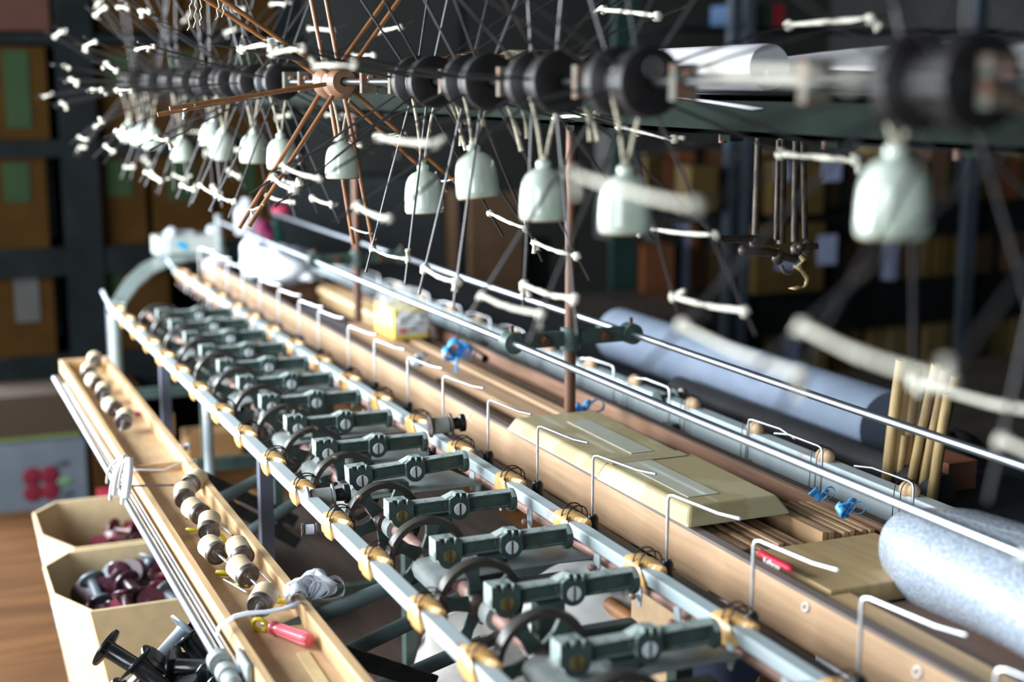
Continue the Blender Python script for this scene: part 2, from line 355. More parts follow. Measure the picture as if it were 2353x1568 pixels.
# wire hooks, front and rear
def hook(rear=False):
    s = -1 if rear else 1
    if rear: pts = [(0, 0, -.075), (0, 0, -.008), (0, .002, -.002), (-.001, .009, 0), (-.008, .085, .001), (-.010, .125, -.006)]
    else: pts = [(0, 0, -.103), (0, 0, -.008), (.001, -.002, -.002), (.003, -.009, 0), (.018, -.092, -.002), (.026, -.125, -.0)]
    o = MB().tube(pts, .0022, 8).build('wire_hook', WIRE, mc)
    MB().lathe([(0, -.11 if not rear else -.09), (.009, -.11 if not rear else -.09), (.009, -.092 if not rear else -.075), (.006, -.088 if not rear else -.072), (0, -.088 if not rear else -.072)], n=12).build('hook_socket', BLACKM, o)
    return o
HY = [.93, 1.125, 1.325, 1.523, 1.735, 1.923, 2.12, 2.33, 2.52, 2.724, 2.904, 3.135, 3.304, 3.502, 3.70, 3.90, 4.1, 4.3, 4.5]
h0 = hook()
for i, yy in enumerate(HY):
    h = h0 if i == 0 else copy_to(h0, mc); h.location = (.88, yy, .983); h.rotation_euler = (0, 0, rnd.uniform(-.05, .05))
r0 = hook(True)
for i, yy in enumerate([1.571, 1.79, 2.0, 2.27, 2.495, 2.72, 2.94, 3.142, 3.338, 3.574, 3.78, 4.0]):
    h = r0 if i == 0 else copy_to(r0, mc); h.location = (1.31, yy, .936); h.rotation_euler = (0, 0, rnd.uniform(-.05, .05) + (pi if i == 2 else 0))
# rear guides: rounded blocks with wire loops
def rguide():
    b = MB(); b.blob((0, 0, .004), .017, (.75, 1.05, .85), 14); b.blob((0, -.011, .006), .013, (.8, .8, .9), 12)
    o = b.build('rear_yarn_guide', TAN, mc)
    for yy in (-.004, .011): MB().tube([(-.020, yy, -.05), (-.018, yy, .0)] + [(-.001 + .017 * cos(a), yy, .004 + .017 * sin(a)) for a in [pi * (1 - i / 8) for i in range(9)]], .0008, 6).build('wire_staple', DWIRE, o)
    return o
q0 = rguide()
for i, yy in enumerate([1.44, 1.635, 1.845, 2.05, 2.262, 2.49, 2.69, 2.9, 3.1, 3.32, 3.52, 3.745, 3.97]):
    g = q0 if i == 0 else copy_to(q0, mc); g.location = (1.355, yy, .898)
# posts, brackets and chrome rods
for k, yy in enumerate((.98, 2.264, 3.538)):
    po = MB().tube([(1.1, yy, .832), (1.1, yy, 1.43)], .0105, 18).build('post', RUST, mc)
    b = MB(); z0, z1 = 1.03, 1.063
    b.lathe([(.0105, z0 - .004), (.018, z0 - .004), (.018, z1 + .004), (.0105, z1 + .004)], (1.1, yy, 0), n=20)
    b.box((1.0, yy - .008, z0 + .004), (1.085, yy + .008, z1 - .002)); b.box((1.115, yy - .008, z0 + .004), (1.21, yy + .008, z1 - .002))
    for xx in (.985, 1.222): b.lathe([(0, -.014), (.019, -.014), (.0195, .0), (.019, .014), (0, .014)], (xx, yy, 1.047), (0, 1, 0), 22)
    br = b.build('rod_bracket', GREEN, mc, bevel=.002)
    for xx in (1.045, 1.165): MB().lathe([(0, -.019), (.0075, -.019), (.0085, -.016), (.0085, -.012), (.012, -.011), (.012, -.008), (0, -.008)], (xx, yy, 1.047), (0, 1, 0), 6, False).build('hex_bolt', RUST, br)
    for xx in (.985, 1.222):
        MB().box((xx - .003, yy - .003, 1.063), (xx + .003, yy + .003, 1.076)).build('set_screw', RUST, br)
        MB().lathe([(0, .013), (.0105, .014), (.010, .036), (.0075, .038), (0, .038)], (xx, yy, 1.047), (0, 1, 0), 16).build('ferrule', PLATE, br)
for xx in (.985, 1.222):
    for a, b in ((.45, .975), (.985, 2.262), (2.27, 3.536), (3.544, 4.9 if xx > 1 else 4.7)):
        MB().tube([(xx, a + .003, 1.047), (xx, (a + b) / 2, 1.0455), (xx, b, 1.047)], .0062, 14).build('chrome_rod', CHROME, mc)
# upper beam, shaft and shaft brackets
bm = MB().box((1.0, .35, 1.432), (1.2, 4.7, 1.438)).box((1.0, .35, 1.432), (1.008, 4.7, 1.483)).box((1.192, .35, 1.432), (1.2, 4.7, 1.483)).box((1.0, .35, 1.476), (1.2, 4.7, 1.483)).build('upper_beam', mat('beam_green', (.014, .024, .019), .85, 0, .2, 8, spec=.1), mc)
for i in range(16):
    yy = .9 + i * .23; MB().box((1.0, yy, 1.424), (1.02, yy + .025, 1.432)).build('beam_clip', bm.data.materials[0], bm)
    MB().lathe([(0, 0), (.006, 0), (.006, .012), (0, .012)], (1.02, yy + .05, 1.42), n=8).build('beam_bolt', RUST, bm)
MB().tube([(.66, .35, EYE), (.66, 4.55, EYE)], .0055, 12).build('reel_shaft', BLACKM, mc)
SB = [.73, .93, 1.13, 1.33, 1.53, 1.72, 1.92, 2.05, 2.40, 2.5, 2.7, 2.9, 3.1, 3.3, 3.5, 3.7, 3.9]
for yy in SB:
    b = MB().box((.648, yy - .006, EYE - .017), (.672, yy + .006, EYE + .017))
    if yy in (.73, 2.05, 3.3): b.box((.672, yy - .005, EYE - .018), (1.01, yy + .005, EYE - .008))
    o = b.build('shaft_bracket', mat('bracket_paint', (.12, .15, .13), .75, 0, .2, 80, c2=(.16, .07, .04), spec=.2) if yy == SB[0] else bpy.data.materials['bracket_paint'], mc, bevel=.001)
    MB().lathe([(0, -.012), (.0045, -.012), (.0045, -.005), (0, -.005)], (.66, yy, EYE + .006), (0, 1, 0), 8).build('bracket_screw', COPPER, o)
# curved end plate and far end post
out = [(256,690),(288,640),(325,607),(370,586),(430,576),(520,571)]; inn = [(288,697),(318,655),(352,625),(392,606),(440,594),(520,589)]
b = MB()
top = [atz(x, y, .905) for x, y in out] + [atz(x, y, .905) for x, y in inn][::-1]
b.prism([(p.x, p.y) for p in top], lambda u, v, w: V((u, v, w)), .898, .905)
b.build('curved_end_plate', mat('pale_green_paint', (.30, .37, .36), .4, 0, .1, 20), mc)
p = atz(262, 720, .88); MB().tube([(p.x, p.y, 0), (p.x, p.y, .88)], .017, 12).build('end_post', bpy.data.materials['pale_green_paint'], mc)
p = atz(505, 585, .905); MB().tube([(p.x, p.y, .5), (p.x, p.y, 1.045)], .012, 12).build('end_post', PLATE, mc)

# ------------------------------------------------------------ reels (swifts)
GREEL = 'skein reels on the upper shaft'
def reel(name, label, yc, angs, wood=False, phase_jit=2.0, tails=True):
    t = thing(name, label, 'reel', (.66, yc, EYE), group=GREEL)
    if wood: prof = [(.007, -.055), (.019, -.055), (.021, -.050), (.0265, -.044), (.0275, -.026), (.0245, -.014), (.0195, -.010), (.0195, .004), (.024, .008), (.028, .022), (.0255, .040), (.017, .052), (.007, .055)]
    else: prof = [(.007, -.050), (.027, -.050), (.033, -.047), (.034, -.028), (.031, -.024), (.024, -.022), (.023, .006), (.0305, .010), (.0345, .014), (.034, .030), (.029, .034), (.022, .046), (.007, .048)]
    MB().lathe(prof, ax=(0,1,0), n=32).build('hub', HUBW if wood else HUBD, t)
    if not wood:
        MB().lathe([(.0343, -.032), (.0346, -.032), (.0346, -.030), (.0343, -.030)], ax=(0,1,0), n=24).build('hub_band', BLACKM, t)
    hy, ty, rr, rad = (.040, .045, .0036, .272) if wood else (.030, .074, .0017, .268)
    for a in angs:
        tips = []
        for s in (-1, 1):
            aa = R(a + rnd.uniform(-phase_jit, phase_jit)); L = rad * rnd.uniform(.98, 1.02)
            u = V((cos(aa), 0, sin(aa))); p0 = u * .017 + V((0, s * hy, 0)); p1 = u * L + V((0, s * (ty + rnd.uniform(-.004, .004)), 0))
            if wood: MB().tube([p0, p1], rr, 7).build('spoke', BAMBOO, t)
            else: MB().tube([p0, (p0 + p1) / 2 + V((rnd.uniform(-.002, .002), 0, rnd.uniform(-.002, .002))), p1], rr, 6).build('spoke', DARKROD, t)
            tips.append((p0, p1, u))
        q = rnd.uniform(.84, .90); A = tips[0][0].lerp(tips[0][1], q); B = tips[1][0].lerp(tips[1][1], q + rnd.uniform(-.03, .03))
        d = (B - A).normalized(); u = tips[0][2]; n = 9; r = .0015 if wood else rnd.choice((.0022, .0026, .0030))
        pts = [A - d * .004] + [A.lerp(B, i / n) + u * (.003 * sin(pi * i / n) + rnd.uniform(-.0004, .0004)) for i in range(n + 1)] + [B + d * .004]
        c = MB().tube(pts, [r * rnd.uniform(.85, 1.2) for _ in pts], 7)
        for P in (A, B):
            c.blob(P, r * 2.1, (1, 1.2, 1), 8, .25)
            c.blob(P + u * r * 1.5 + d * r, r * 1.5, (1, 1, 1), 8, .25)
        P = rnd.choice((A, B)); o_ = V((rnd.uniform(-.5, .5), rnd.uniform(-.6, .6), rnd.uniform(-1, .6))).normalized() * .013
        for _ in range(2):
            e = o_ + V([rnd.uniform(-.004, .004) for _ in 'xyz']); c.tube(bez(P, P + e * .7 + V((0, 0, .003)), P + e, 4), [r, r * .95, r * .9, r * 1.1, r * 1.3], 6)
        c.build('tie_cord', CORD, t)
    return t
SPEC = [
 (.63, [0, 45, 90, 136, 178, 222, 268, 313], 'nearest black-hubbed reel, its white cords most out of focus'),
 (.79, [10, 55, 100, 148, 196, 229, 284, 328], 'black reel above the nearest porcelain weight at upper right'),
 (1.235, [16, 60, 105, 150, 194, 240, 292, 341], 'black reel above the second nearest porcelain weight'),
 (1.43, [0, 45, 90, 130, 175, 213, 273, 315], 'black reel above the weight hanging just left of the nearer rusty post'),
 (1.625, [22, 70, 115, 171, 205, 258, 298, 345], 'black reel above the weight hung from a doubled cream tie'),
 (1.815, [33, 78, 123, 168, 213, 258, 303, 348], 'black reel right beside the red-brown wooden reel'),
 (2.225, [10, 52, 100, 145, 190, 236, 279, 320], 'reel with turned brown wooden hub and thick red-brown spokes'),
 (2.595, [25, 70, 115, 166, 205, 245, 290, 335], 'black reel with the white ring on top, first beyond the wooden one'),
 (2.80, [12, 57, 101, 146, 184, 246, 282, 327], 'second black reel beyond the wooden-hubbed one'),
 (3.0, [28, 73, 118, 173, 203, 247, 298, 343], 'third black reel beyond the wooden-hubbed one'),
 (3.2, [3, 48, 93, 138, 183, 238, 273, 318], 'fourth black reel beyond the wooden-hubbed one'),
 (3.4, [24, 69, 114, 159, 204, 248, 294, 339], 'fifth black reel beyond the wooden-hubbed one'),
 (3.6, [0, 45, 90, 135, 180, 225, 270, 315], 'third black reel from the far end of the shaft'),
 (3.86, [35, 80, 125, 170, 192, 217, 250, 305], 'second black reel from the far end of the shaft'),
 (4.2, [5, 50, 95, 148, 188, 230, 275, 320], 'black reel at the far left end of the shaft')]
for yc, angs, lab in SPEC: reel('skein_reel', lab, yc, angs, wood=abs(yc - 2.225) < .01)

# ------------------------------------------------------------ porcelain weights on their ties
def weight_parts(t):
    prof = [(.0, .0670), (.0055, .0665), (.0082, .064), (.0085, .060), (.0080, .0575), (.0105, .0560), (.0160, .0535), (.0205, .0490), (.0237, .0425), (.0255, .034), (.0264, .024), (.0270, .010), (.0266, .003), (.0245, 0), (.0215, .001), (.0205, .006), (.0195, .02), (.016, .035), (.0, .042)]
    MB().lathe(prof, n=36).build('bell_body', PORC, t)
    MB().lathe([(.0205, .0006), (.0245, -.0003), (.0256, .0012)], n=36).build('bare_foot', flat('bare_clay', (.30, .2, .11)), t)
WG = 'porcelain bell weights hanging under the reels'
WS = [  # px of the bell's middle, Y, tilt, style, label
 (2055, 440, .829, 0, 0, 'largest, most blurred porcelain bell weight at upper right'),
 (1437, 458, 1.235, 0, 1, 'celadon porcelain bell weight hanging just right of the nearer rusty post'),
 (1249, 437, 1.428, 0, 1, 'porcelain bell weight with chipped brown rim just left of the rusty post'),
 (1099, 394, 1.625, 6, 2, 'pale porcelain bell weight hung high beside long loose tie ends'),
 (975, 434, 1.813, -2, 1, 'white porcelain bell weight hanging lowest, behind a blurred cord knot'),
 (785, 362, 2.194, 0, 2, 'porcelain bell weight tied to the brown wooden hub'),
 (646, 347, 2.595, 4, 1, 'white bell weight behind the wooden spokes, first beyond the wooden reel'),
 (581, 336, 2.80, -2, 1, 'white bell weight second beyond the wooden reel'),
 (505, 321, 3.05, 28, 0, 'bell weight hanging tilted on its side'),
 (560, 303, 3.2, 10, 0, 'bell weight half hidden behind the untilted pair'),
 (418, 340, 3.559, 0, 0, 'bell weight hanging lowest among the far group'),
 (352, 313, 3.95, 4, 1, 'bell weight third from the far left end'),
 (324, 308, 4.18, 0, 0, 'bell weight second from the far left end'),
 (299, 301, 4.38, 0, 1, 'farthest bell weight at the left end of the row')]
for x, y, Y, tilt, st, lab in WS:
    c = aty(x, y, Y); X = c.x if abs(c.x - .66) < .04 else .66
    p = V((X, Y, c.z - .033)); t = thing('bell_weight', lab, 'weight', p, (R(tilt * .3), R(tilt), rnd.uniform(0, 6)), WG); weight_parts(t)
    bpy.context.view_layer.update(); inv = (Matrix.Translation(p) @ t.rotation_euler.to_matrix().to_4x4()).inverted()
    tip = p + t.rotation_euler.to_matrix() @ V((0, 0, .0645)); s = MB()
    hubz = EYE - .02
    for sx in (-1, 1):
        top = V((.66 + sx * .018, Y + rnd.uniform(-.004, .004) - .005, hubz + .004)); mid = tip.lerp(top, .5) + V((-sx * .003, 0, 0))
        s.tube([inv @ q for q in bez(tip + V((sx * .002, 0, -.002)), mid, top, 8)], .0019, 6)
    s.tube([inv @ V((.66 + .0225 * cos(a), Y - .005, EYE + .0225 * sin(a))) for a in [pi * (1.15 + 1.7 * i / 10) for i in range(11)]], .002, 6)
    s.blob(inv @ (tip + V((0, 0, .004))), .0045, (1, 1, 1.2), 8, .2)
    if lab.startswith(('pale', 'white porcelain', 'porcelain bell weight with')):
        for k in range(1 + st):
            a = V((.66 + .02, Y - .02 - .006 * k, hubz - .004)); e = a + V((rnd.uniform(.01, .03), rnd.uniform(-.04, -.01), rnd.uniform(-.07, -.03)))
            s.tube([inv @ q for q in bez(a, a + V((.035 * rnd.random(), -.01, .012)), e, 8)], [.0018] * 7 + [.0026, .0034], 5)
        s.blob(inv @ (tip.lerp(V((.68, Y, hubz)), .5)), .004 if st == 2 else .002, (1, 1, 1.4), 8, .2)
    s.build('tie', CORDC, t)
# long untied strands hanging at the top
for k, (x, lab) in enumerate(((445, 'group of three twisted cream threads hanging from above'), (510, 'pair of twisted threads beside the three, hanging from above'))):
    s = MB()
    for j in range(3 if k == 0 else 2):
        a = atd(x + j * 9, -60, 2.15); e = atd(x - 12 + j * 14, (70 if k == 0 else 46) - j * 6, 2.15)
        s.tube([a.lerp(e, i / 14) + RT * .0018 * sin(i * 2.1 + j) for i in range(15)], .0011, 5)
    tag(s.build('hanging_threads', CORDC), lab, 'thread')
tag(MB().tube([atd(624 + 10 * cos(a * pi / 6), 160 + 10 * sin(a * pi / 6), 2.6) for a in range(2, 13)], .0022, 6).build('cord_ring', CORDC), 'small pale ring standing on the shaft left of the wooden hub', 'ring')

# ------------------------------------------------------------ spools on holders
def spool(name, label, p, ax, r, L, body, core=None, knob=None, group=None, cat='spool'):
    t = thing(name, label, cat, p, group=group); ax = V(ax)
    MB().lathe([(.0, -L/2), (r*.25, -L/2), (r*.25, -L/2+.001), (r, -L/2+.001), (r, -L/2+.004), (r*.55, -L/2+.005), (r*.5, 0), (r*.55, L/2-.005), (r, L/2-.004), (r, L/2-.001), (r*.25, L/2-.001), (0, L/2-.001)], ax=ax, n=22).build('spool_body', body, t)
    if core: MB().lathe([(r*.5, -L/2+.006), (r*.74, -L/2+.007), (r*.74, L/2-.007), (r*.5, L/2-.006)], ax=ax, n=22).build('thread', core, t)
    if knob: MB().lathe([(0, L/2-.002), (r*.5, L/2), (r*.55, L/2+.012), (r*.8, L/2+.014), (r*.8, L/2+.022), (0, L/2+.023)], ax=ax, n=14).build('knob', knob, t)
    return t
STEELT = flat('grey_thread', (.25, .26, .25))
spool('thread_spool', 'small steel spool with grey thread on a holder at the left rail', aty(737, 1143, 1.965), (1, -.12, .05), .018, .042, WIRE, STEELT, BLACKM)
spool('thread_spool', 'steel spool with black knob standing on the right rail', aty(1012, 978, 2.2), (1, -.1, .05), .019, .040, IRON, STEELT, BLACKM)
spool('thread_spool', 'dark green spool on the rear rail behind the chrome rods', aty(1530, 916, 2.36), (1, .1, .05), .017, .045, GREEN, None, IRON)
spool('guide_roller', 'small black ridged roller hanging below the right rail', aty(993, 1050, 2.06), (1, -.3, 0), .015, .014, BLACKM, IRON, cat='roller')
spool('guide_roller', 'small dark roller wrapped in film under the left rail', aty(712, 1217, 1.93), (1, -.2, 0), .010, .026, IRON, PLASW, cat='roller')

# ------------------------------------------------------------ hanging pendants at upper right
t = thing('hook_cluster', 'cluster of rusty iron hook rods hanging below the upper beam', 'hooks', (1.2, 2.0, 1.43))
inv = Matrix.Translation((-1.2, -2.0, -1.43))
for a, b, r in (((1742,345),(1735,550),.0042), ((1788,350),(1783,552),.0028), ((1797,345),(1795,560),.0052), ((1829,350),(1826,555),.0045), ((1845,352),(1850,548),.0035)):
    A = aty(*a, 2.0 + .02 * (a[0] % 3)); B = aty(*b, 2.0 + .02 * (a[0] % 3)); MB().tube([inv @ (A + V((0, 0, .02))), inv @ B], r * 1.45, 8).build('hook_rod', OLDI, t)
for a, b, r in (((1652,550),(1728,548),.0045), ((1735,552),(1775,556),.005), ((1708,576),(1785,582),.0052), ((1790,587),(1828,596),.0055), ((1840,568),(1878,566),.004)):
    A = aty(*a, 1.98); B = aty(*b, 1.98); MB().tube([inv @ A, inv @ B], r * 1.35, 8).blob(inv @ A, r * 1.8, n=8).build('cross_pin', OLDI, t)
for x, y in ((1737,556), (1788,590), (1830,575), (1856,570)): MB().blob(inv @ aty(x, y, 1.99), .011, (1, .7, 1.3), 8, .2).build('joint', IRON, t)
MB().tube([inv @ aty(1812 + 16 * cos(a), 610 + 18 * sin(a), 1.97) for a in [pi * i / 8 for i in range(9)]], .004, 6).build('hook_tip', IRON, t)
s = MB(); tp = [(1838,588),(1848,598),(1832,612),(1842,622),(1855,640),(1852,655),(1838,664),(1822,660)]; wd = [3,7,8,4,5,6,14,12]
P = [aty(x, y, 1.96 + .006 * (i % 2)) for i, (x, y) in enumerate(tp)]
s.grid(lambda u, v: P[int(round(v * 7))] + RT * (u - .5) * wd[int(round(v * 7))] * .0013 + UP * (u - .5) * .004, 2, 7)
tag(s.build('dried_strip', mat('dried_strip_tan', (.5, .36, .17), .6, 0, .3, 60), solid=.0006), 'curled dry tan strip dangling from the rusty hook cluster', 'strip')

# ------------------------------------------------------------ papers on the upper beam
def roll(name, label, a, b, r, m, cat, bend=0, hollow=False, group=None):
    a = V(a); b = V(b); d = (b - a).normalized(); o = MB()
    L = (b - a).length
    if hollow: o.lathe([(r*.9, 0), (r, 0), (r, L), (r*.9, L), (r*.9, 0)], a, d, 30)
    else: o.lathe([(0, 0), (r*.96, 0), (r, .003), (r, L - .003), (r*.96, L), (0, L)], a, d, 30)
    return tag(o.build(name, m), label, cat, group)
def sheet(name, label, corners, z_off, m, cat='paper', curl=.01):
    P = [V(c) for c in corners]
    def fn(u, v): p = P[0].lerp(P[1], u).lerp(P[3].lerp(P[2], u), v); return p + V((0, 0, curl * sin(pi * u) * (1 - v * .5)))
    return tag(MB().grid(fn, 10, 6).build(name, m, solid=.0008), label, cat)
roll('paper_roll', 'thick white roll of paper lying on the upper beam', (1.03, 1.55, 1.518), (1.05, 1.86, 1.518), .030, PAPER, 'paper roll')
sheet('paper_sheet', 'white paper sheet drooping over the beam edge below the roll', [(.985, 1.52, 1.466), (.985, 1.93, 1.484), (1.19, 1.95, 1.487), (1.19, 1.47, 1.487)], 0, PAPER, curl=.004)
sheet('paper_sheet', 'grey-white paper sheet lying on the beam behind the roll', [(1.08, 1.35, 1.512), (1.08, 1.98, 1.498), (1.2, 1.98, 1.52), (1.2, 1.35, 1.555)], 0, PAPER)
sheet('paper_sheet', 'pale paper sheet rising on the beam beyond the black hubs', [(1.0, 2.15, 1.488), (1.0, 3.0, 1.488), (1.16, 2.75, 1.508), (1.16, 2.3, 1.553)], 0, mat('cream_paper', (.36, .35, .29), .7, 0, .05, 6), curl=.004)
b = MB(); 
b.grid(lambda u, v: V((1.04 + .15 * v, 2.55 - .30 * u, 1.493 + .062 * sin(pi * u))), 12, 2)
tag(b.build('bent_sheet', mat('olive_card', (.11, .095, .05), .5, 0, .2, 10), solid=.002), 'olive brown sheet bent into an arch on the upper beam', 'sheet')
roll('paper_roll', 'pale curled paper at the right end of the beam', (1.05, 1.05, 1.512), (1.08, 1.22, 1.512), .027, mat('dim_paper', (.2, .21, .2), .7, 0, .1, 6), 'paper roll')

# ------------------------------------------------------------ things in the trough
# taped flat parcel
c = [atz(1170, 975, .935), atz(1385, 955, .935), atz(1835, 1163, .935), atz(1600, 1207, .935)]
def prl(name, z0, z1, corners, m, lab, cat, inset=0.0, group=None, bevel=.003):
    n = len(corners); cen = sum(corners, V()) / n; vs = [V((p.x, p.y, z0)) for p in corners] + [V((cen.x + (p.x - cen.x) * (1 - inset), cen.y + (p.y - cen.y) * (1 - inset), z1)) for p in corners]
    o = MB().add(vs, [tuple(range(n))[::-1], tuple(range(n, 2*n))] + [(i, (i+1) % n, n + (i+1) % n, n + i) for i in range(n)]).build(name, m, bevel=bevel)
    return tag(o, lab, cat, group) if lab else o
t = thing('taped_parcel', 'flat parcel wrapped in kraft tape lying across the wooden trough', 'parcel', (1.03, 1.85, .904))
inv = Matrix.Translation((-1.03, -1.85, -.904))
x0, x1, ya, yb, ym = .950, 1.118, 1.59, 2.20, 1.86
for (y0_, y1_, zt, nm) in ((ya, ym, .931, 'near_half'), (ym - .002, yb, .928, 'far_half')):
    b = MB(); i_ = .022 if nm == 'near_half' else .006
    lo = [(x0, y0_, .908), (x1, y0_, .908), (x1 + .004, y1_, .908), (x0 - .004, y1_, .908)]
    hi = [(x0 + .016, y0_ + i_, zt), (x1 - .012, y0_ + i_, zt), (x1 - .004, y1_ - .004, zt), (x0 + .012, y1_ - .004, zt)]
    b.add([V(p) for p in lo + hi], [(3,2,1,0), (4,5,6,7), (0,1,5,4), (1,2,6,5), (2,3,7,6), (3,0,4,7)])
    o = b.build(nm, KRAFT, t, bevel=.004); o.location = (-1.03, -1.85, -.904)
for k, (a, b_, zz, cc) in enumerate((((.985, 1.65), (1.035, 1.85), .9313, (.52, .52, .42)), ((1.03, 1.90), (1.07, 2.13), .9284, (.50, .50, .41)), ((.968, 1.845), (1.10, 1.875), .9318, (.42, .36, .22)))):
    o = MB().box((a[0], a[1], zz), (b_[0], b_[1], zz + .0006)).build('tape_strip', mat('tape_tint_%d' % k, cc, .3, 0, .05, 20, coat=.3), t); o.location = (-1.03, -1.85, -.904)
# pale wooden board with red wrapper
c = [atz(1756, 1243, .9), atz(2010, 1218, .9), atz(2100, 1335, .9), atz(1948, 1347, .9)]
c = [V((.998, 1.500, 0)), V((1.19, 1.500, 0)), V((1.185, 1.335, 0)), V((.998, 1.335, 0))]
prl('wooden_board', .873, .899, c, mat('yellow_board', (.47, .33, .16), .5, 0, .1, 9, stretch=(8,1,1)), 'thick yellow-tan wooden board lying flat in the trough beside the red wrapper', 'board', bevel=.002)
t = thing('red_wrapper', 'small torn red wrapper with white lettering beside the yellow-tan board', 'wrapper', (.983, 1.5, .886))
RED = flat('red_film', (.50, .025, .055), .35); A, B = atx(1748, 1268, .985), atx(1825, 1307, .985)
inv = Matrix.Translation((-.983, -1.5, -.886)); dn = V((0, 0, -.011))
b = MB(); b.grid(lambda u, v: inv @ (A.lerp(B, u) + dn * v + V((-.006 * sin(pi * v), 0, .003))), 6, 4)
b.build('film', RED, t, solid=.0006)
fc = bpy.data.curves.new('lettering', 'FONT'); fc.body = 'Kafferey'; fc.size = .011; fc.extrude = .0002; fc.align_x = 'CENTER'
fo = bpy.data.objects.new('lettering', fc); C.objects.link(fo); fc.materials.append(CH); fo.parent = t
d = (B - A).normalized(); nrm = V((-1, 0, .1)).normalized(); upv = nrm.cross(d); 
if upv.z < 0: upv = -upv
Mx = Matrix((( d.x, upv.x, d.cross(upv).x, 0), (d.y, upv.y, d.cross(upv).y, 0), (d.z, upv.z, d.cross(upv).z, 0), (0, 0, 0, 1)))
fo.matrix_local = Matrix.Translation(inv @ (A.lerp(B, .48) + V((-.0075, 0, -.008)))) @ Mx
bpy.context.view_layer.update()
lm = bpy.data.meshes.new_from_object(fo.evaluated_get(bpy.context.evaluated_depsgraph_get())); lo_ = bpy.data.objects.new('lettering', lm); C.objects.link(lo_); lo_.parent = t; lo_.matrix_local = fo.matrix_local.copy(); bpy.data.objects.remove(fo); lo_.name = 'lettering'
# slats stacked on edge
def slats(n, x0, dx, y0, y1, z0, z1, lab, group, m):
    for i in range(n):
        q = rnd.uniform(-.004, .004); z = z1 + rnd.uniform(-.004, .002)
        tag(MB().box((x0 + i * dx, y0 + q, z0), (x0 + i * dx + dx * .78, y1 + q, z)).build('thin_slat', m[i % len(m)], bevel=.0005), lab, 'slat', group)
S1 = mat('slat_pale', (.48, .30, .16), .5, 0, .15, 14, stretch=(3,1,1)); S2 = mat('slat_brown', (.26, .15, .085), .55, 0, .2, 14, stretch=(3,1,1))
slats(10, .982, .0105, 1.512, 1.70, .85, .896, 'thin wooden slat on edge, one of the stack below the taped parcel', 'slats by the front board', [S1, S2, S2])
slats(8, 1.115, .0105, 1.512, 1.66, .85, .902, 'thin wooden slat on edge in the blue-tied stack near the rear board', 'slats by the rear board', [S1, S1, S2])
# long reed combs and battens
def longbar(name, lab, x0, x1, y0, y1, z0, z1, m, cat='batten', teeth=None):
    t = thing(name, lab, cat, ((x0 + x1) / 2, y0, z0)); o = MB().box((x0, y0, z0), (x1, y1, z1)).build('wooden_bar', m, t, bevel=.001); o.location = (-(x0 + x1) / 2, -y0, -z0)
    if teeth:
        b = MB(); n = int((y1 - y0) / .009)
        for i in range(n): yy = y0 + i * .009; b.box((teeth[0], yy, z1 - .002), (teeth[1], yy + .004, z1 + .006))
        q = b.build('comb_teeth', mat('reed_teeth', (.14, .085, .055), .6, 0, .2, 60) if 'reed_teeth' not in bpy.data.materials else bpy.data.materials['reed_teeth'], t); q['kind'] = 'stuff'; q.location = o.location
    return t
longbar('reed_comb', 'long brown toothed reed next to the front board', .985, .999, 1.9, 2.95, .834, .880, PEACH, 'reed', (.999, .1+.906))
longbar('reed_comb', 'second long brown toothed reed, behind the one by the front board', 1.012, 1.03, 2.0, 2.78, .834, .876, PEACH, 'reed', (1.03, 1.037))
longbar('reed_comb', 'dark toothed reed along the foot of the rear board', 1.188, 1.205, 1.6, 3.3, .834, .874, BROWN, 'reed', (1.181, 1.188))
longbar('wooden_plank', 'broad pale plank under the blue ribbon bow', 1.062, 1.105, 1.9, 3.5, .834, .885, PEACH, 'plank')
longbar('wooden_plank', 'thin pale plank between the bow plank and the rear board', 1.125, 1.15, 2.2, 3.5, .834, .885, PEACH, 'plank')
longbar('wooden_batten', 'pale batten against the far part of the rear board', 1.185, 1.212, 3.35, 4.2, .834, .895, PINE)
longbar('grey_strip', 'long lilac-grey strip in the far part of the trough', 1.07, 1.12, 3.52, 4.1, .834, .842, flat('lilac_strip', (.32, .33, .42)), 'strip')
longbar('wooden_plank', 'yellow plank slanting along the near end of the front board', .978, 1.022, .6, 1.33, .836, .896, PINE, 'plank')
longbar('brown_plank', 'brown board forming the bed under the bubble wrap roll', 1.024, 1.214, .55, 1.32, .836, .878, mat('bed_brown', (.17, .095, .06), .5, 0, .15, 9, stretch=(4,.4,4)), 'plank')
# cream roller across the far batten
roll('cream_rod', 'cream round rod with white end lying on the far batten', (1.155, 3.45, .885), (1.16, 4.1, .885), .013, mat('cream_rod_m', (.62, .45, .25), .5, 0, .1, 20), 'rod')
# bows
def bow(name, lab, p, m, size=.03, loops=5, droop=True, seedv=1, strap=None):
    r_ = random.Random(seedv); t = thing(name, lab, 'ribbon', p); p = V((0, 0, 0))
    for k in range(loops):
        a = R(15) + R(150) * (k + r_.uniform(.2, .8)) / loops; L = size * r_.uniform(.8, 1.35); u = V((cos(a), -.35 * sin(a) + r_.uniform(-.5, .3), sin(a))).normalized(); sd = u.cross(V((.35, 1, -.15))).normalized(); nn = u.cross(sd)
        wd_ = size * .5
        if k % 3 == 2: fn = lambda v, q: u * L * q + sd * (v - .5) * wd_ * (.6 + q) + nn * .002 * sin(9 * q)
        else: fn = lambda v, q: u * L * sin(pi * q) + sd * L * .30 * sin(2 * pi * q) + nn * (v - .5) * wd_ + sd * (v - .5) * wd_ * .4
        MB().grid(fn, 3, 12).build('ribbon_loop', m, t, solid=.0004)
    MB().blob((0, 0, .002), size * .16, (1, 1, .8), 8, .2).build('knot', m, t)
    return t
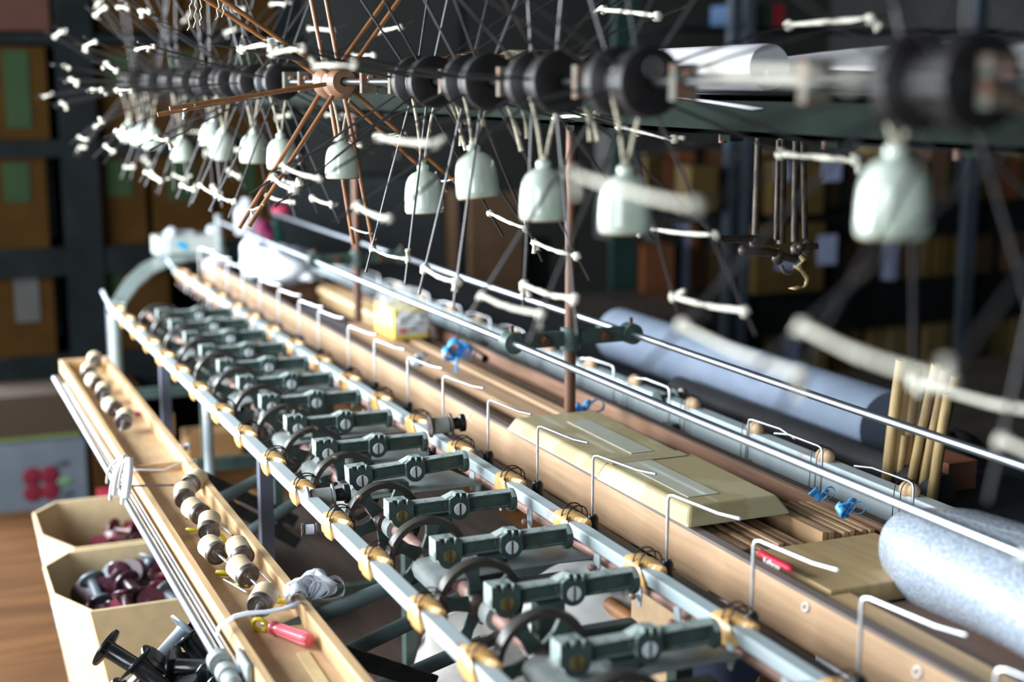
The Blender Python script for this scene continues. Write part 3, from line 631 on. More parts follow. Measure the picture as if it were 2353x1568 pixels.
bow('blue_bow', 'bright blue plastic ribbon bow on the plank in the trough', atx(1052, 822, 1.085) , BLUEP, .036, 5, seedv=3)
tag(MB().tube([atx(1050, 822, 1.060), atx(1049, 856, 1.060)], .003, 6).build('ribbon_band', BLUEP), 'blue band running down the plank below the bow', 'ribbon')
bow('white_bow', 'small white plastic bow on the reed comb', atx(965, 838, .992), PLASW, .022, 4, seedv=5)
bow('blue_scrap', 'blue ribbon scrap beside the far edge of the taped parcel', atx(1345, 945, 1.15), BLUEP, .028, 3, seedv=8)
bow('blue_scrap', 'crumpled blue ribbon lying on the slats near the rear board', atx(1945, 1180, 1.17), BLUEP, .028, 4, seedv=9)
bow('blue_scrap', 'blue ribbon end sticking up behind the taped parcel corner', atx(1885, 1150, 1.18), BLUEP, .022, 3, seedv=12)
roll('metal_tube', 'small brown tube end poking from the wrapped bundle behind the blue bow', atx(1115, 825, 1.15), atx(1070, 795, 1.15), .009, RUST, 'tube', hollow=True)
# yellow box in a plastic bag
A = atz(862, 808, .835); t = thing('yellow_box', 'yellow carton with printed white label inside a clear plastic bag', 'box', (1.128, 3.25, .888))
YB = flat('yellow_card', (.66, .52, .10)); MB().box((-.044, -.05, 0), (.044, .10, .073)).build('carton', YB, t, bevel=.002)
LB = flat('label_paper', (.50, .52, .54)); o = MB().box((-.036, -.0515, .012), (.040, -.0503, .064)).build('printed_label', LB, t)
MB().box((-.031, -.0523, .017), (-.012, -.0516, .026)).build('red_print', flat('red_print', (.6, .06, .03)), o)
for i, (a, b_, z) in enumerate(((-.030, .012, .048), (-.028, .016, .038), (.022, .035, .052), (-.004, .014, .022), (.022, .036, .034))): MB().box((a, -.0523, z), (b_, -.0516, z + .004)).build('print_line', flat('print_ink_%d' % i, (.05, .05, .06)), o)
FILM = mat('clear_film', (.75, .8, .86), .15, 0, .05, 30, alpha=.22, coat=.6, bump=.6)
b = MB(); rr_ = random.Random(4)
jit = {}
def crump(u, v):
    k = (round((u % 1) * 18), round(v * 9)); 
    if k not in jit: jit[k] = rr_.uniform(-.1, .1)
    a = 2 * pi * u; t_ = pi * .5 * (1 - v); q = 1 + jit[k]; return V((.0 + .066 * cos(a) * sin(t_) ** .5 * q, .02 + .095 * sin(a) * sin(t_) ** .5 * q, .03 + .085 * cos(t_) ** .8 * q))
b.grid(crump, 18, 9, smooth=False); b.build('plastic_bag', FILM, t)
# bubble wrap roll
bub = MB(); L0, L1 = .55, 1.375
def bw(u, v):
    a = 2 * pi * u; r = .070 * (1 + .05 * sin(3 * a + 7 * v) + .03 * sin(17 * v + a)); e = min(v, 1 - v) * 14; r *= min(1, .72 + e * .28); return V((1.155 + r * cos(a) * 1.15, L0 + (L1 - L0) * v, .925 + r * sin(a)))
bub.grid(bw, 40, 36)
for v in (0, 1): bub.add([bw(i / 20, v) for i in range(20)], [tuple(range(20))])
tag(bub.build('bubble_wrap_roll', BUBBLE), 'thick roll of shiny bubble wrap lying over the near end of the trough', 'bubble wrap')
# white plastic bag and cloths at the far end
def lump(name, lab, c, sx, sy, sz, m, cat, seedv=1, n=22, j=.12, group=None, kind=None):
    r_ = random.Random(seedv); ph = [(r_.uniform(0, 6), r_.uniform(0, 6), r_.uniform(1, 4), r_.uniform(1, 4)) for _ in range(6)]; b = MB(); c = V(c)
    def fn(u, v):
        a = 2 * pi * u; t = pi * v; k = 1 + sum(j * .5 * sin(round(q[2]) * a + q[0]) * sin(q[3] * 2 * t + q[1]) for q in ph)
        return V((sx * sin(t) * cos(a) * k, sy * sin(t) * sin(a) * k, max(-sz * .8, sz * cos(t) * k)))
    b.grid(fn, n, n // 2 + 4); o = b.build(name, m); o.location = c; return tag(o, lab, cat, group)
def lumpx(name, lab, x, y, X, rx, ry, rz, m, cat, seedv, dy=0): p = atx(x, y, X); return lump(name, lab, p, rx, ry, rz, m, cat, seedv)
lumpx('plastic_bag', 'bulging white plastic bag lying in the far end of the trough', 650, 612, 1.08, .085, .12, .063, PLASW, 'bag', 3)
lumpx('tissue_pile', 'crumpled white bag standing upright left of the bulging one', 585, 595, 1.03, .045, .06, .080, PLASW, 'bag', 4)
lumpx('tissue_pile', 'small crumpled pinkish tissue on the far end of the front board', 500, 612, .99, .045, .08, .034, flat('pink_tissue', (.62, .52, .54)), 'tissue', 6)
lumpx('paper_ball', 'grey twisted paper end right of the bulging white bag', 700, 632, 1.13, .03, .07, .022, PLASW, 'paper', 8)
# far end clutter
p = atd(568, 500, 5.2); t = thing('white_jug', 'white plastic jug standing behind the wooden spokes', 'jug', p)
MB().lathe([(0, -.06), (.045, -.06), (.047, .02), (.035, .045), (.018, .055), (.018, .07), (0, .07)], n=20).build('jug_body', PLASW, t)
lump('pink_cloth', 'dark pink cloth behind the white bags', atd(606, 545, 5.1), .04, .04, .06, flat('dark_pink', (.22, .03, .09)), 'cloth', 9)
lump('red_cloth', 'bright red scrap above the pink cloth', atd(645, 485, 5.15), .035, .03, .02, flat('red_scrap', (.55, .05, .12)), 'cloth', 19)
p = atd(635, 545, 5.3); st_ = thing('end_stand', 'dark stand beyond the far end of the machine under the bottle', 'stand', (p.x, p.y, 0)); MB().box((-.10, -.08, p.z - .08), (.12, .08, p.z - .062)).build('stand_top', DBROWN, st_)
for sx in (-.09, .11): MB().box((sx - .01, -.05, 0), (sx + .01, .05, p.z - .08)).build('stand_leg', DBROWN, st_)
t = thing('green_bottle', 'small teal bottle beside the pink cloth', 'bottle', p); MB().lathe([(0, -.06), (.028, -.06), (.028, .02), (.012, .045), (.012, .065), (0, .065)], n=18).build('bottle_body', flat('teal_plastic', (.02, .13, .11), .3), t)
# tray box on the curved end plate
t = thing('white_tray', 'shallow white box with blue mark standing on the curved end plate', 'box', atd(432, 580, 5.0))
MB().box((-.115, -.05, 0), (.115, -.046, .062)).box((-.115, .046, 0), (.115, .05, .062)).box((-.115, -.05, 0), (-.111, .05, .062)).box((.111, -.05, 0), (.115, .05, .062)).box((-.115, -.05, 0), (.115, .05, .004)).build('tray_body', mat('grey_white_card', (.47, .50, .47), .6, 0, .05, 9), t)
MB().box((-.115, -.051, 0), (-.075, -.0501, .062)).build('white_label', flat('bright_label', (.75, .82, .88)), t)
MB().prism([(-.055, .045), (-.02, .045), (-.005, .012), (-.03, .016), (-.05, .03)], lambda u, v, w_: V((u, w_, v)), -.0515, -.0502).build('blue_mark', flat('sky_blue', (.03, .36, .60)), t)
MB().box((-.075, -.02, .05), (.02, .03, .075)).build('folded_tissue', PLASW, t); MB().blob((-.06, -.03, .075), .02).build('crumpled_tissue', PLASW, t); MB().blob((.09, 0, .072), .022).build('crumpled_tissue', PLASW, t)
t.rotation_euler = (0, 0, R(3))

# ------------------------------------------------------------ behind the machine
tag(MB().lathe([(0, 0), (.062, 0), (.065, .004), (.066, .35), (.064, .7), (.065, 1.04), (0, 1.045)], (1.62, 2.02, .888), (0, 1, 0), 36).build('fabric_roll', TARP), 'long blue-grey fabric roll lying behind the rear rail', 'fabric roll')
roll('fabric_core', 'dark rolled cloth lying under the end of the fabric roll', (1.52, 1.75, .850), (1.52, 2.6, .850), .028, flat('dark_cloth', (.03, .03, .035)), 'roll')
sp = [(2073,828,2035,1140,.012), (2085,845,2052,1150,.012), (2105,842,2072,1158,.013), (2118,838,2085,1150,.012), (2152,838,2093,1120,.009), (2172,850,2115,1150,.010), (2196,862,2125,1160,.011), (2150,858,2105,1160,.009), (2180,905,2140,1160,.010), (2080,1000,2060,1170,.008), (2125,1010,2098,1165,.008)]
for i, (x0_, y0_, x1_, y1_, r) in enumerate(sp):
    X = 1.49 + .012 * (i % 4); A = atx(x0_, y0_, X); B = atx(x1_, y1_, X); B = B + (B - A) * (B.z - .825) / max(.01, (A.z - B.z)) * 1.0
    lab = {0: 'tallest split bamboo stick at the left of the bundle', 6: 'rightmost bamboo stick of the standing bundle', 9: 'short bamboo stick at the foot of the bundle, left', 10: 'short bamboo stick at the foot of the bundle, right'}.get(i, 'pale split bamboo stick in the standing bundle behind the rods')
    tag(MB().tube([B, A.lerp(B, .5) + V((0, .002, 0)), A], r * .95, 5).build('bamboo_stick', BAMB2), lab, 'stick', 'split bamboo sticks standing in a bundle')
lump('dark_bag', 'black bag lying behind the bamboo sticks', atx(2185, 1085, 1.75), .09, .10, .07, flat('black_bag', (.02, .02, .025), .4), 'bag', 21)
tag(MB().box((-.03, -.05, -.03), (.03, .05, .03)).build('brown_block', flat('red_brown_block', (.26, .10, .06))), 'small red-brown block just right of the bamboo sticks', 'block').location = atx(2165, 1085, 1.62)
# table beyond and its clutter
tb = thing('side_table', 'dark wooden table beyond the machine at right', 'table', (3.2, 2.9, 0))
MB().box((-1.0, -1.5, .45), (1.0, 1.2, .48)).build('table_top', mat('dark_table', (.07, .055, .045), .5, 0, .2, 4), tb)
for sx in (-.95, .95):
    for sy in (-1.4, 1.1): MB().box((sx - .03, sy - .03, 0), (sx + .03, sy + .03, .45)).build('table_leg', DBROWN, tb)
tb2 = thing('low_bench', 'brown low bench standing beyond the chrome rods in the middle', 'bench', (2.1, 4.6, 0))
MB().box((-.55, -.3, .66), (.55, .3, .69)).build('bench_top', mat('bench_brown', (.07, .05, .045), .5, 0, .2, 4), tb2)
for sx in (-.5, .5):
    for sy in (-.25, .25): MB().box((sx - .03, sy - .03, 0), (sx + .03, sy + .03, .66)).build('bench_leg', DBROWN, tb2)

# ------------------------------------------------------------ left tray with spindles
t = thing('spindle_tray', 'long narrow pine tray tied to chrome tubes at lower left', 'tray', (.41, .9, .80))
def tp(o): o.location = (-.41, -.9, -.80); return o
tp(MB().box((.352, .9, .79), (.364, 3.62, .822)).build('tray_side', PINE, t, bevel=.0015))
tp(MB().box((.455, .9, .79), (.469, 3.62, .822)).build('tray_side', PINE, t, bevel=.0015))
tp(MB().box((.364, .9, .788), (.455, 3.62, .796)).build('tray_bottom', TAN, t))
tp(MB().box((.364, 3.608, .796), (.455, 3.62, .822)).build('tray_end', PINE, t, bevel=.0015))
tp(MB().box((.364, 2.57, .796), (.455, 2.574, .812)).build('tray_divider', TAN, t))
CT = thing('chrome_tube_pair', 'pair of long chrome tubes running beside the pine tray', 'tube', (.335, 1.0, .80))
for xx, a, b_ in ((.328, .9, 3.50), (.342, 1.6, 3.42)):
    MB().tube([(xx - .335, a - 1, .0), (xx - .335, b_ - 1, .0)], .0068 if xx < .33 else .005, 14).build('chrome_tube', CHROME, CT)
MB().lathe([(.007, 0), (.013, 0), (.014, .02), (.011, .022), (.011, .045), (.007, .05)], (-.007, .62, 0), (0, -1, 0), 20).build('tube_joint', PLATE, CT)
MB().lathe([(.007, 0), (.015, 0), (.0155, .018), (.007, .02)], (-.007, .66, 0), (0, -1, 0), 20).build('tube_clamp', PLATE, CT)
MB().box((.008, .57, -.006), (.016, .63, .024)).build('clamp_lever', PLATE, CT, bevel=.003)
# plastic strapping around the tray
def strap(lab, pts, wd_, m=PLASW):
    P = [V(p) for p in pts]; n = len(P) - 1
    return tag(MB().grid(lambda u, v: P[int(round(v * n))] + V((0, (u - .5) * wd_, .0008 * sin(9 * v + 5 * u))), 3, n).build('plastic_strap', m, solid=.0006), lab, 'strap')
strap('white plastic tape tied round the tray near the pink screwdriver', [atz(497, 1462, .812)] + [atz(x, y, .829) for x, y in ((503, 1443), (540, 1418), (570, 1410), (610, 1406), (650, 1399), (690, 1385))] + [atz(700, 1392, .815)], .014)
ya = 2.49; strap('clear plastic tape tied round the tray at its divider', [(.316, ya - .03, .795), (.322, ya - .02, .812), (.345, ya, .827), (.365, ya, .826), (.41, ya + .01, .818), (.455, ya + .03, .827), (.472, ya + .03, .826), (.475, ya + .03, .80)], .007)
bow('tape_bow', 'white plastic tape bow on the right edge of the pine tray', atx(712, 1378, .478), PLASW, .042, 8, seedv=14)
bow('tape_bow', 'tiny white tape end on the tray edge at the divider', atx(428, 1035, .478), PLASW, .014, 3, seedv=15)
s = MB()
for k in range(6):
    a = atx(283 + k * 3, 1052, .31); e = atx(245 + k * 9, 1110 + (k * 37 % 50), .30); s.tube(bez(a, a.lerp(e, .4) + V((-.015 + .004 * k, 0, .012)), e, 8), [.0022 + .0018 * (k % 3)] * 9, 5)
tag(s.build('tape_ends', PLASW), 'loose white tape ends dangling from the chrome tubes by the divider', 'tape')
# spindles
def spindle(p, ax, lab, metal, r=.0185, L=.030, rod=.055, g='wooden whorl spindles lying in the pine tray'):
    ax = V(ax).normalized(); t = thing('whorl_spindle', lab, 'spindle', p, group=g)
    MB().lathe([(0, L), (r * .92, L), (r, L - .002), (r, .003), (r * .96, .001)], ax=ax, n=26).build('wooden_whorl', CREAM, t)
    MB().lathe([(r * .98, .004), (r * .99, -.006), (r * .9, -.0075), (r * .84, -.005), (r * .5, -.004), (r * .45, -.005), (r * .2, -.005), (.0, -.005)], ax=ax, n=26).build('metal_cap', metal, t)
    MB().tube([ax * -.003, ax * -.012, ax * (-rod)], [.0045, .0022, .0018], 8).build('steel_rod', WIRE, t)
    return t
SPN = [(598,1388,(.55,.9,.18),IRON,'cream whorl spindle right behind the white tape by the screwdriver',.012),
 (567,1322,(-.3,.95,.28),IRON,'frayed cream whorl spindle above the taped one',.05),
 (556,1278,(-.1,.95,.3),IRON,'cream whorl spindle leaning on the right tray side, behind the frayed one',.02),
 (497,1270,(-.2,.95,.12),IRON,'cream whorl spindle with dark cap at the left tray side',.055),
 (480,1218,(.25,.9,.3),IRON,'whorl spindle with grey cap between the two yellow rings',.05),
 (458,1180,(-.3,.9,.15),IRON,'cream whorl spindle fourth from the divider side',.02),
 (425,1145,(.15,.95,.2),IRON,'grey-capped whorl spindle with upright steel rod',.05),
 (440,1112,(.6,.7,.1),IRON,'blurred whorl spindle at the right tray side, last before the divider',.02),
 (285,968,(.3,.9,.2),IRON,'whorl spindle with dark cup nearest the divider in the far half',.03),
 (263,940,(-.2,.9,.2),IRON,'whorl spindle second from the divider in the far half',.03),
 (238,905,(.2,.9,.2),IRON,'whorl spindle midway along the far half of the tray',.03),
 (222,882,(-.2,.9,.2),IRON,'whorl spindle just below the yellow-topped one',.03),
 (205,858,(.1,.9,.2),IRON,'whorl spindle at the left side near the far tray end',.02),
 (218,832,(.1,.9,.2),IRON,'farthest whorl spindle in the corner of the tray',.02)]
for x, y, ax, m_, lab, rod in SPN: spindle(atz(x, y, .824), ax, lab, m_, r=.0175, rod=rod + .02)
for i, (x, y, tl, lab) in enumerate(((443,1218,.3,'yellow plastic ring at the left tray side, upper'), (503,1240,1.2,'yellow plastic ring beside the steel rod, right'), (514,1318,.5,'yellow plastic ring at the left tray side, lower'), (556,1347,.4,'yellow ring just before the taped spindle, left of it'), (642,1382,.3,'yellow ring right of the taped spindle'), (598,1437,1.3,'yellow ring in front of the pink screwdriver'), (232,842,.5,'yellow ring among the farthest spindles'))):
    o = MB().lathe([(.0095 + .003 * cos(a), .003 * sin(a)) for a in [2 * pi * q / 8 for q in range(9)]], n=20, ax=(sin(tl) * .6, sin(tl) * .8, cos(tl))).build('yellow_ring', YELLOW)
    o.location = atz(x, y, .806); tag(o, lab, 'ring', 'yellow rings in the pine tray')
for x0_, y0_, x1_, y1_, z, lab in ((510,1210,535,1230,.808,'short steel pin right of the grey-capped spindle'), (595,1310,625,1342,.808,'pointed steel pin beside the frayed spindle'), (515,1333,567,1362,.81,'steel pin leading to the taped spindle'), (275,1118,400,1115,.826,'dark steel rod laid across the tray sides')):
    tag(MB().tube([atz(x0_, y0_, z), atz(x1_, y1_, z)], [.0018, .0024 if x0_ != 275 else .0018], 8).build('steel_pin', WIRE if x0_ != 275 else IRON), lab, 'pin')
# screwdriver and stick
A = atz(626, 1442, .806); B = atz(712, 1473, .808); d = B - A; t = thing('screwdriver', 'pink-handled screwdriver lying in the tray', 'screwdriver', A)
MB().lathe([(0, 0), (.0085, 0), (.0095, .003), (.0085, .006), (.0065, .008), (.007, .02)], ax=d, n=20).build('handle_collar', PINK, t)
b = MB(); L = d.length; n = 48; dn = d.normalized(); a_ = dn.orthogonal().normalized(); b_ = dn.cross(a_)
ringf = lambda h, r: [dn * h + (a_ * cos(2*pi*j/n) + b_ * sin(2*pi*j/n)) * (r * (1 - .12 * max(0, sin(8 * 2*pi*j/n)))) for j in range(n)]
vs = []; hs = [(.012, .0065), (.018, .0085), (L - .006, .0098), (L - .001, .0085), (L, .006)]
for h, r in hs: vs += ringf(h, r)
b.add(vs, [(i*n+j, i*n+(j+1)%n, (i+1)*n+(j+1)%n, (i+1)*n+j) for i in range(len(hs)-1) for j in range(n)] + [tuple(range((len(hs)-1)*n, len(hs)*n))], False); b.build('fluted_handle', PINK, t)
MB().tube([dn * .002, dn * -.02], .0025, 8).build('shank', WIRE, t)
A = atz(695, 1500, .7975); B = atz(760, 1600, .7975); tag(MB().bar(A, B, .015, .002).build('flat_stick', mat('pale_stick_y', (.72, .56, .30), .5, 0, .1, 20)), 'flat pale ice-cream stick lying in the near end of the tray', 'stick')
tag(MB().box((-.006, -.006, 0), (.006, .006, .008)).build('pink_scrap', flat('magenta', (.55, .08, .3))), 'small magenta scrap in the far half of the tray', 'scrap').location = atz(314, 955, .797)

# ------------------------------------------------------------ cartons of bobbins
def carton(lab, x0, x1, y0, y1, zt, lean, m=CARD):
    t = thing('open_carton', lab, 'carton', ((x0 + x1) / 2, (y0 + y1) / 2, 0)); cx, cy = (x0 + x1) / 2, (y0 + y1) / 2; ch = .055
    pl_ = [(x0 + ch, y0), (x1 - ch, y0), (x1, y0 + ch), (x1, y1 - ch), (x1 - ch, y1), (x0 + ch, y1), (x0, y1 - ch * 1.3), (x0, y0 + ch * 2.2)]
    n = len(pl_)
    for i in range(n):
        a, b_ = pl_[i], pl_[(i + 1) % n]
        def low(p): return (p[0] + (lean if p[0] < cx else -.01), p[1])
        al, bl = low(a), low(b_)
        w_ = MB().add([V((al[0] - cx, al[1] - cy, .0)), V((bl[0] - cx, bl[1] - cy, .0)), V((b_[0] - cx, b_[1] - cy, zt)), V((a[0] - cx, a[1] - cy, zt))], [(0, 1, 2, 3)])
        w_.build('carton_wall', m, t, solid=.006)
    MB().add([V((p[0] - cx + (lean if p[0] < cx else -.01), p[1] - cy, .004)) for p in pl_], [tuple(range(n))]).build('carton_bottom', m, t)
    return t
c1 = carton('nearer open octagonal cardboard carton full of maroon bobbins', .225, .64, 2.565, 2.925, .55, .10)
c2 = carton('farther open octagonal cardboard carton, half full of bobbins', .240, .64, 2.945, 3.305, .55, .08)
for cc, lab_y in ((c1, 2.66), (c2, 3.05)):
    lb = MB().add([V((-.2, -.04, .30)), V((-.2, .04, .30)), V((-.2, .04, .50)), V((-.2, -.04, .50))], [(0, 3, 2, 1)]).build('white_label', flat('label_white', (.7, .78, .85)), cc, solid=.001); dx_ = -.2075 if cc is c1 else -.2; ln = .10 if cc is c1 else .08
    for v_ in lb.data.vertices: v_.co.x = dx_ + ln * (1 - v_.co.z / .55) - .005
def rand_axis(r_): return V((r_.uniform(-1, 1), r_.uniform(-1, 1), r_.uniform(-.5, .9))).normalized()
def bobbin_mesh(m, r=.027, L=.062):
    return MB().lathe([(0, -L/2), (r*.3, -L/2), (r*.32, -L/2+.001), (r, -L/2+.001), (r*1.01, -L/2+.003), (r*.98, -L/2+.005), (r*.46, -L/2+.008), (r*.42, -L/2+.012), (r*.42, L/2-.012), (r*.46, L/2-.008), (r*.98, L/2-.005), (r*1.01, L/2-.003), (r, L/2-.001), (r*.32, L/2-.001), (r*.3, L/2), (0, L/2)], n=28)
meshes = {}
def bobbins(zone, n, mats, lab, grp, seedv, r=.026, L=.060, mind=.042):
    r_ = random.Random(seedv); pts = []
    tries = 0
    while len(pts) < n and tries < 4000:
        tries += 1; p = V((r_.uniform(zone[0], zone[1]), r_.uniform(zone[2], zone[3]), r_.uniform(zone[4], zone[5])))
        if all((p - q).length > mind for q in pts): pts.append(p)
    for i, p in enumerate(pts):
        m_ = mats[i % len(mats)]; key = (m_.name, r, L)
        if key not in meshes:
            o = bobbin_mesh(m_, r, L).build('bobbin', m_); meshes[key] = o; c_ = o
        else: c_ = meshes[key].copy(); C.objects.link(c_)
        c_.location = p; c_.rotation_euler = rand_axis(r_).to_track_quat('Z', 'Y').to_euler()
        lb_ = lab[m_.name]; tag(c_, lb_, 'bobbin', grp + ' ' + m_.name.split('_')[0])
LM = {'maroon_plastic': 'dark maroon plastic bobbin heaped in the nearer carton', 'red_plastic': 'wine-red plastic bobbin in the nearer carton', 'grey_plastic': 'slate-grey bobbin in the nearer carton'}
bobbins((.305, .60, 2.61, 2.89, .46, .535), 40, [MAROON, MAROON2, MAROON, GREYP, MAROON], LM, 'bobbins in the nearer carton', 3)
LM2 = {'maroon_plastic': 'dark maroon plastic bobbin low in the farther carton', 'red_plastic': 'wine-red plastic bobbin in the farther carton', 'grey_plastic': 'grey bobbin in the farther carton'}
bobbins((.37, .60, 2.99, 3.25, .44, .50), 22, [MAROON, MAROON, MAROON2, MAROON], LM2, 'bobbins in the farther carton', 5)
# black bobbins in a bin
bn = thing('bobbin_bin', 'beige bin heaped with black bobbins at the bottom edge', 'bin', (.33, 1.86, 0))
for lo, hi in (((-.125,-.12,0),(-.12,.14,.645)), ((.13,-.12,0),(.135,.14,.645)), ((-.125,-.12,0),(.135,-.115,.645)), ((-.125,.135,0),(.135,.14,.645))): MB().box(lo, hi).build('bin_wall', CARD, bn)
BL = {'black_plastic': 'glossy black plastic bobbin heaped at the bottom of the picture', 'grey_plastic': 'slate-grey bobbin among the black ones', 'white_plastic_film': 'white bobbin among the black ones'}
bobbins((.25, .455, 1.78, 1.99, .60, .715), 30, [BLKP] * 7 + [GREYP], BL, 'bobbins in the bin', 8, r=.029, L=.066, mind=.045)

# ------------------------------------------------------------ under the machine
lump('white_cloth', 'crumpled white cloth bundle under the machine near the bottom edge', atz(1420, 1440, .55), .19, .22, .09, flat('soft_white', (.62, .62, .62)), 'cloth', 31)
lump('white_cloth', 'crumpled pale cloth below the wheels at the bottom centre', atz(1130, 1500, .5), .14, .14, .07, flat('soft_grey', (.52, .50, .47)), 'cloth', 33)
ls = thing('lower_shelf', 'dark plank shelf low inside the machine frame', 'shelf', (.95, 1.9, .42)); MB().box((-.35, -1.2, 0), (.38, 1.6, .02)).build('shelf_board', DBROWN, ls)
for sx in (-.33, .36):
    for sy in (-1.1, 1.5): MB().box((sx - .015, sy - .015, -.42), (sx + .015, sy + .015, 0)).build('shelf_leg', DBROWN, ls)
A = atz(850, 1400, .25); t = thing('printed_carton', 'pale printed carton on the floor under the machine', 'carton', (A.x + .1, A.y + .1, 0), (0, 0, R(35)))
MB().box((-.17, -.14, 0), (.17, .14, .26)).build('carton_body', mat('dusty_white_card', (.42, .38, .29), .8, 0, .2, 18), t, bevel=.003)
tag(MB().tube([atz(1400, 1390, .62), atz(1475, 1440, .62)], .014, 12).build('brown_rod', mat('orange_rod', (.34, .15, .05), .5, 0, .2, 20)), 'orange-brown wooden rod under the machine right of the white cloth', 'rod')
p = atz(1660, 1380, .7); tag(MB().box((-.06, -.10, -.28), (.06, .10, .0)).build('tan_carton', TAN), 'tan carton standing under the trough beside the dark gear', 'carton').location = p + V((-.02, .05, 0))
lump('dark_gear', 'dark greasy gear housing under the trough', atz(1690, 1395, .76), .035, .05, .035, IRON, 'gear', 41)
lump('denim_cloth', 'dark blue cloth under the machine at lower right', atz(1640, 1530, .66), .06, .08, .05, flat('denim', (.04, .05, .09), .9), 'cloth', 44)
p = atz(1960, 1530, .70); tag(MB().box((-.02, -.16, -.2), (.14, .06, .0)).build('white_box', flat('plain_white', (.60, .66, .72))), 'white box with torn golden tape under the front board', 'box').location = p

# ------------------------------------------------------------ left rack with cartons
YR = 5.55
rk = thing('storage_rack', 'dark steel storage rack full of brown cartons at left', 'rack', (.6, YR, 0))
def rp(x, y): return aty(x, y, YR)
def rbox(nm, x0, y0, x1, y1, dep, m, parent=None, yo=0.0, bevel=0):
    a = rp(x0, y0); b_ = rp(x1, y1); o = MB().box((min(a.x, b_.x), YR + yo, min(a.z, b_.z)), (max(a.x, b_.x), YR + yo + dep, max(a.z, b_.z))).build(nm, m, parent, bevel=bevel)
    if parent: o.location = (-parent.location.x, -parent.location.y, -parent.location.z)
    return o
for x0_, x1_ in ((122, 205), (640, 690)): 
    a = rp(x0_, 0); b_ = rp(x1_, 0); o = MB().box((a.x, YR - .03, 0), (b_.x, YR + .45, 3.0)).build('rack_post', RACK, rk); o.location = (-.6, -YR, 0)
for yv, h in ((75, 30), (325, 24), (578, 26), (830, 26)):
    rbox('rack_shelf', -60, yv, 700, yv + h, .48, RACK, rk, -.02)
rbox('rack_back', -60, -80, 700, 1050, .01, RACK, rk, .47)  # dark panel added so the lit wall behind stays hidden between cartons
grpc = 'brown cartons on the left rack'
BX = [(-40,105,118,322,'brown carton with tall green label at the far left of the upper shelf',(5,115,75,295)),
 (208,105,330,322,'brown carton with green label just right of the rack post, upper shelf',(245,125,308,215)),
 (334,105,480,322,'second brown carton right of the rack post, upper shelf',(385,120,450,200)),
 (484,105,640,322,'third brown carton right of the rack post, upper shelf',(535,125,592,190)),
 (-40,352,118,576,'brown carton with green label at the far left of the middle shelf',(5,375,72,465)),
 (208,352,345,576,'brown carton with square green label right of the rack post, middle shelf',(243,370,308,450)),
 (349,352,500,576,'brown carton with wide green label on the middle shelf',(385,365,450,460)),
 (504,352,640,576,'brown carton with green label behind the hanging bell weights',(555,378,590,445)),
 (-40,608,135,828,'brown carton with white sheet label at the far left of the lower shelf',(30,620,95,740)),
 (215,605,400,828,'brown carton with large green label behind the curved plate',(220,615,285,720)),
 (-40,-60,118,72,'reddish brown carton at the far left of the top shelf',None),
 (215,-60,420,72,'brown carton on the top shelf right of the rack post',None),
 (424,-60,640,72,'brown carton on the top shelf behind the hanging threads',None)]
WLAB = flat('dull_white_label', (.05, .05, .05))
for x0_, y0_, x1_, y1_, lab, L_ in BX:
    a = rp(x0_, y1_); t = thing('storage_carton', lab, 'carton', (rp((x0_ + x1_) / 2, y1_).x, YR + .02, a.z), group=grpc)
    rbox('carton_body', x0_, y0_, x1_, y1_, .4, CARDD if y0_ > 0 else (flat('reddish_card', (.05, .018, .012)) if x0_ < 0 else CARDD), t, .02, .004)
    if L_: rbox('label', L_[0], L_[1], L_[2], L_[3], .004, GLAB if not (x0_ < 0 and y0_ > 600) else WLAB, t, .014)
# low boxes at the left
def lowbox(lab, x0_, y0_, x1_, y1_, Y, m, dep=.3, cat='box'):
    a = aty(x0_, y0_, Y); b_ = aty(x1_, y1_, Y); t = thing('low_box', lab, cat, ((a.x + b_.x) / 2, Y, min(a.z, b_.z)))
    o = MB().box((a.x, Y, min(a.z, b_.z)), (b_.x, Y + dep, max(a.z, b_.z))).build('box_body', m, t, bevel=.003); o.location = -t.location; return t, a, b_
LIME = flat('lime_stripe', (.11, .15, .02))
t, a, b_ = lowbox('brown carton with lime green stripe low on the left', -120, 925, 190, 1045, 5.25, mat('mid_brown_card', (.032, .016, .006), .8, 0, .1, 6)); o = MB().box((a.x + .002, 5.246, b_.z + .045), (b_.x - .002, 5.2495, b_.z + .085)).build('lime_stripe', LIME, t); o.location = -t.location
t, a, b_ = lowbox('small brown carton with lime stripe right of the post', 207, 900, 330, 1030, 5.25, CARDD); o = MB().box((a.x + .002, 5.246, b_.z + .02), (b_.x - .002, 5.2495, b_.z + .06)).build('lime_stripe', LIME, t); o.location = -t.location
t, a, b_ = lowbox('white and grey box with red flower-like mark on the floor at left', -140, 1045, 207, 1200, 5.15, flat('grey_white', (.09, .11, .135)))
RM = flat('red_mark', (.12, .008, .02)); cx_ = aty(95, 1112, 5.15)
for i in range(4):
    q = R(45 + 90 * i); o = MB().blob((cx_.x + .042 * cos(q), 5.147, cx_.z + .042 * sin(q)), .034, (1, .1, 1), 10).build('red_mark', RM, t); o.location = -t.location
for (x, y, m_) in ((150, 1105, flat('green_mark', (.10, .2, .10))), (140, 1065, flat('grey_mark', (.05, .07, .08))), (150, 1135, flat('grey_mark_b', (.05, .07, .08)))):
    q = aty(x, y, 5.15); o = MB().blob((q.x, 5.147, q.z), .02, (1.4, .1, .7), 10).build('printed_mark', m_, t); o.location = -t.location
t, a, b_ = lowbox('brown carton between the white box and the pine tray', 215, 1035, 330, 1150, 5.1, CARDD)
t, a, b_ = lowbox('red folder leaning behind the open cartons', 225, 1128, 300, 1180, 4.6, flat('red_card', (.35, .02, .05)), .02, 'folder')
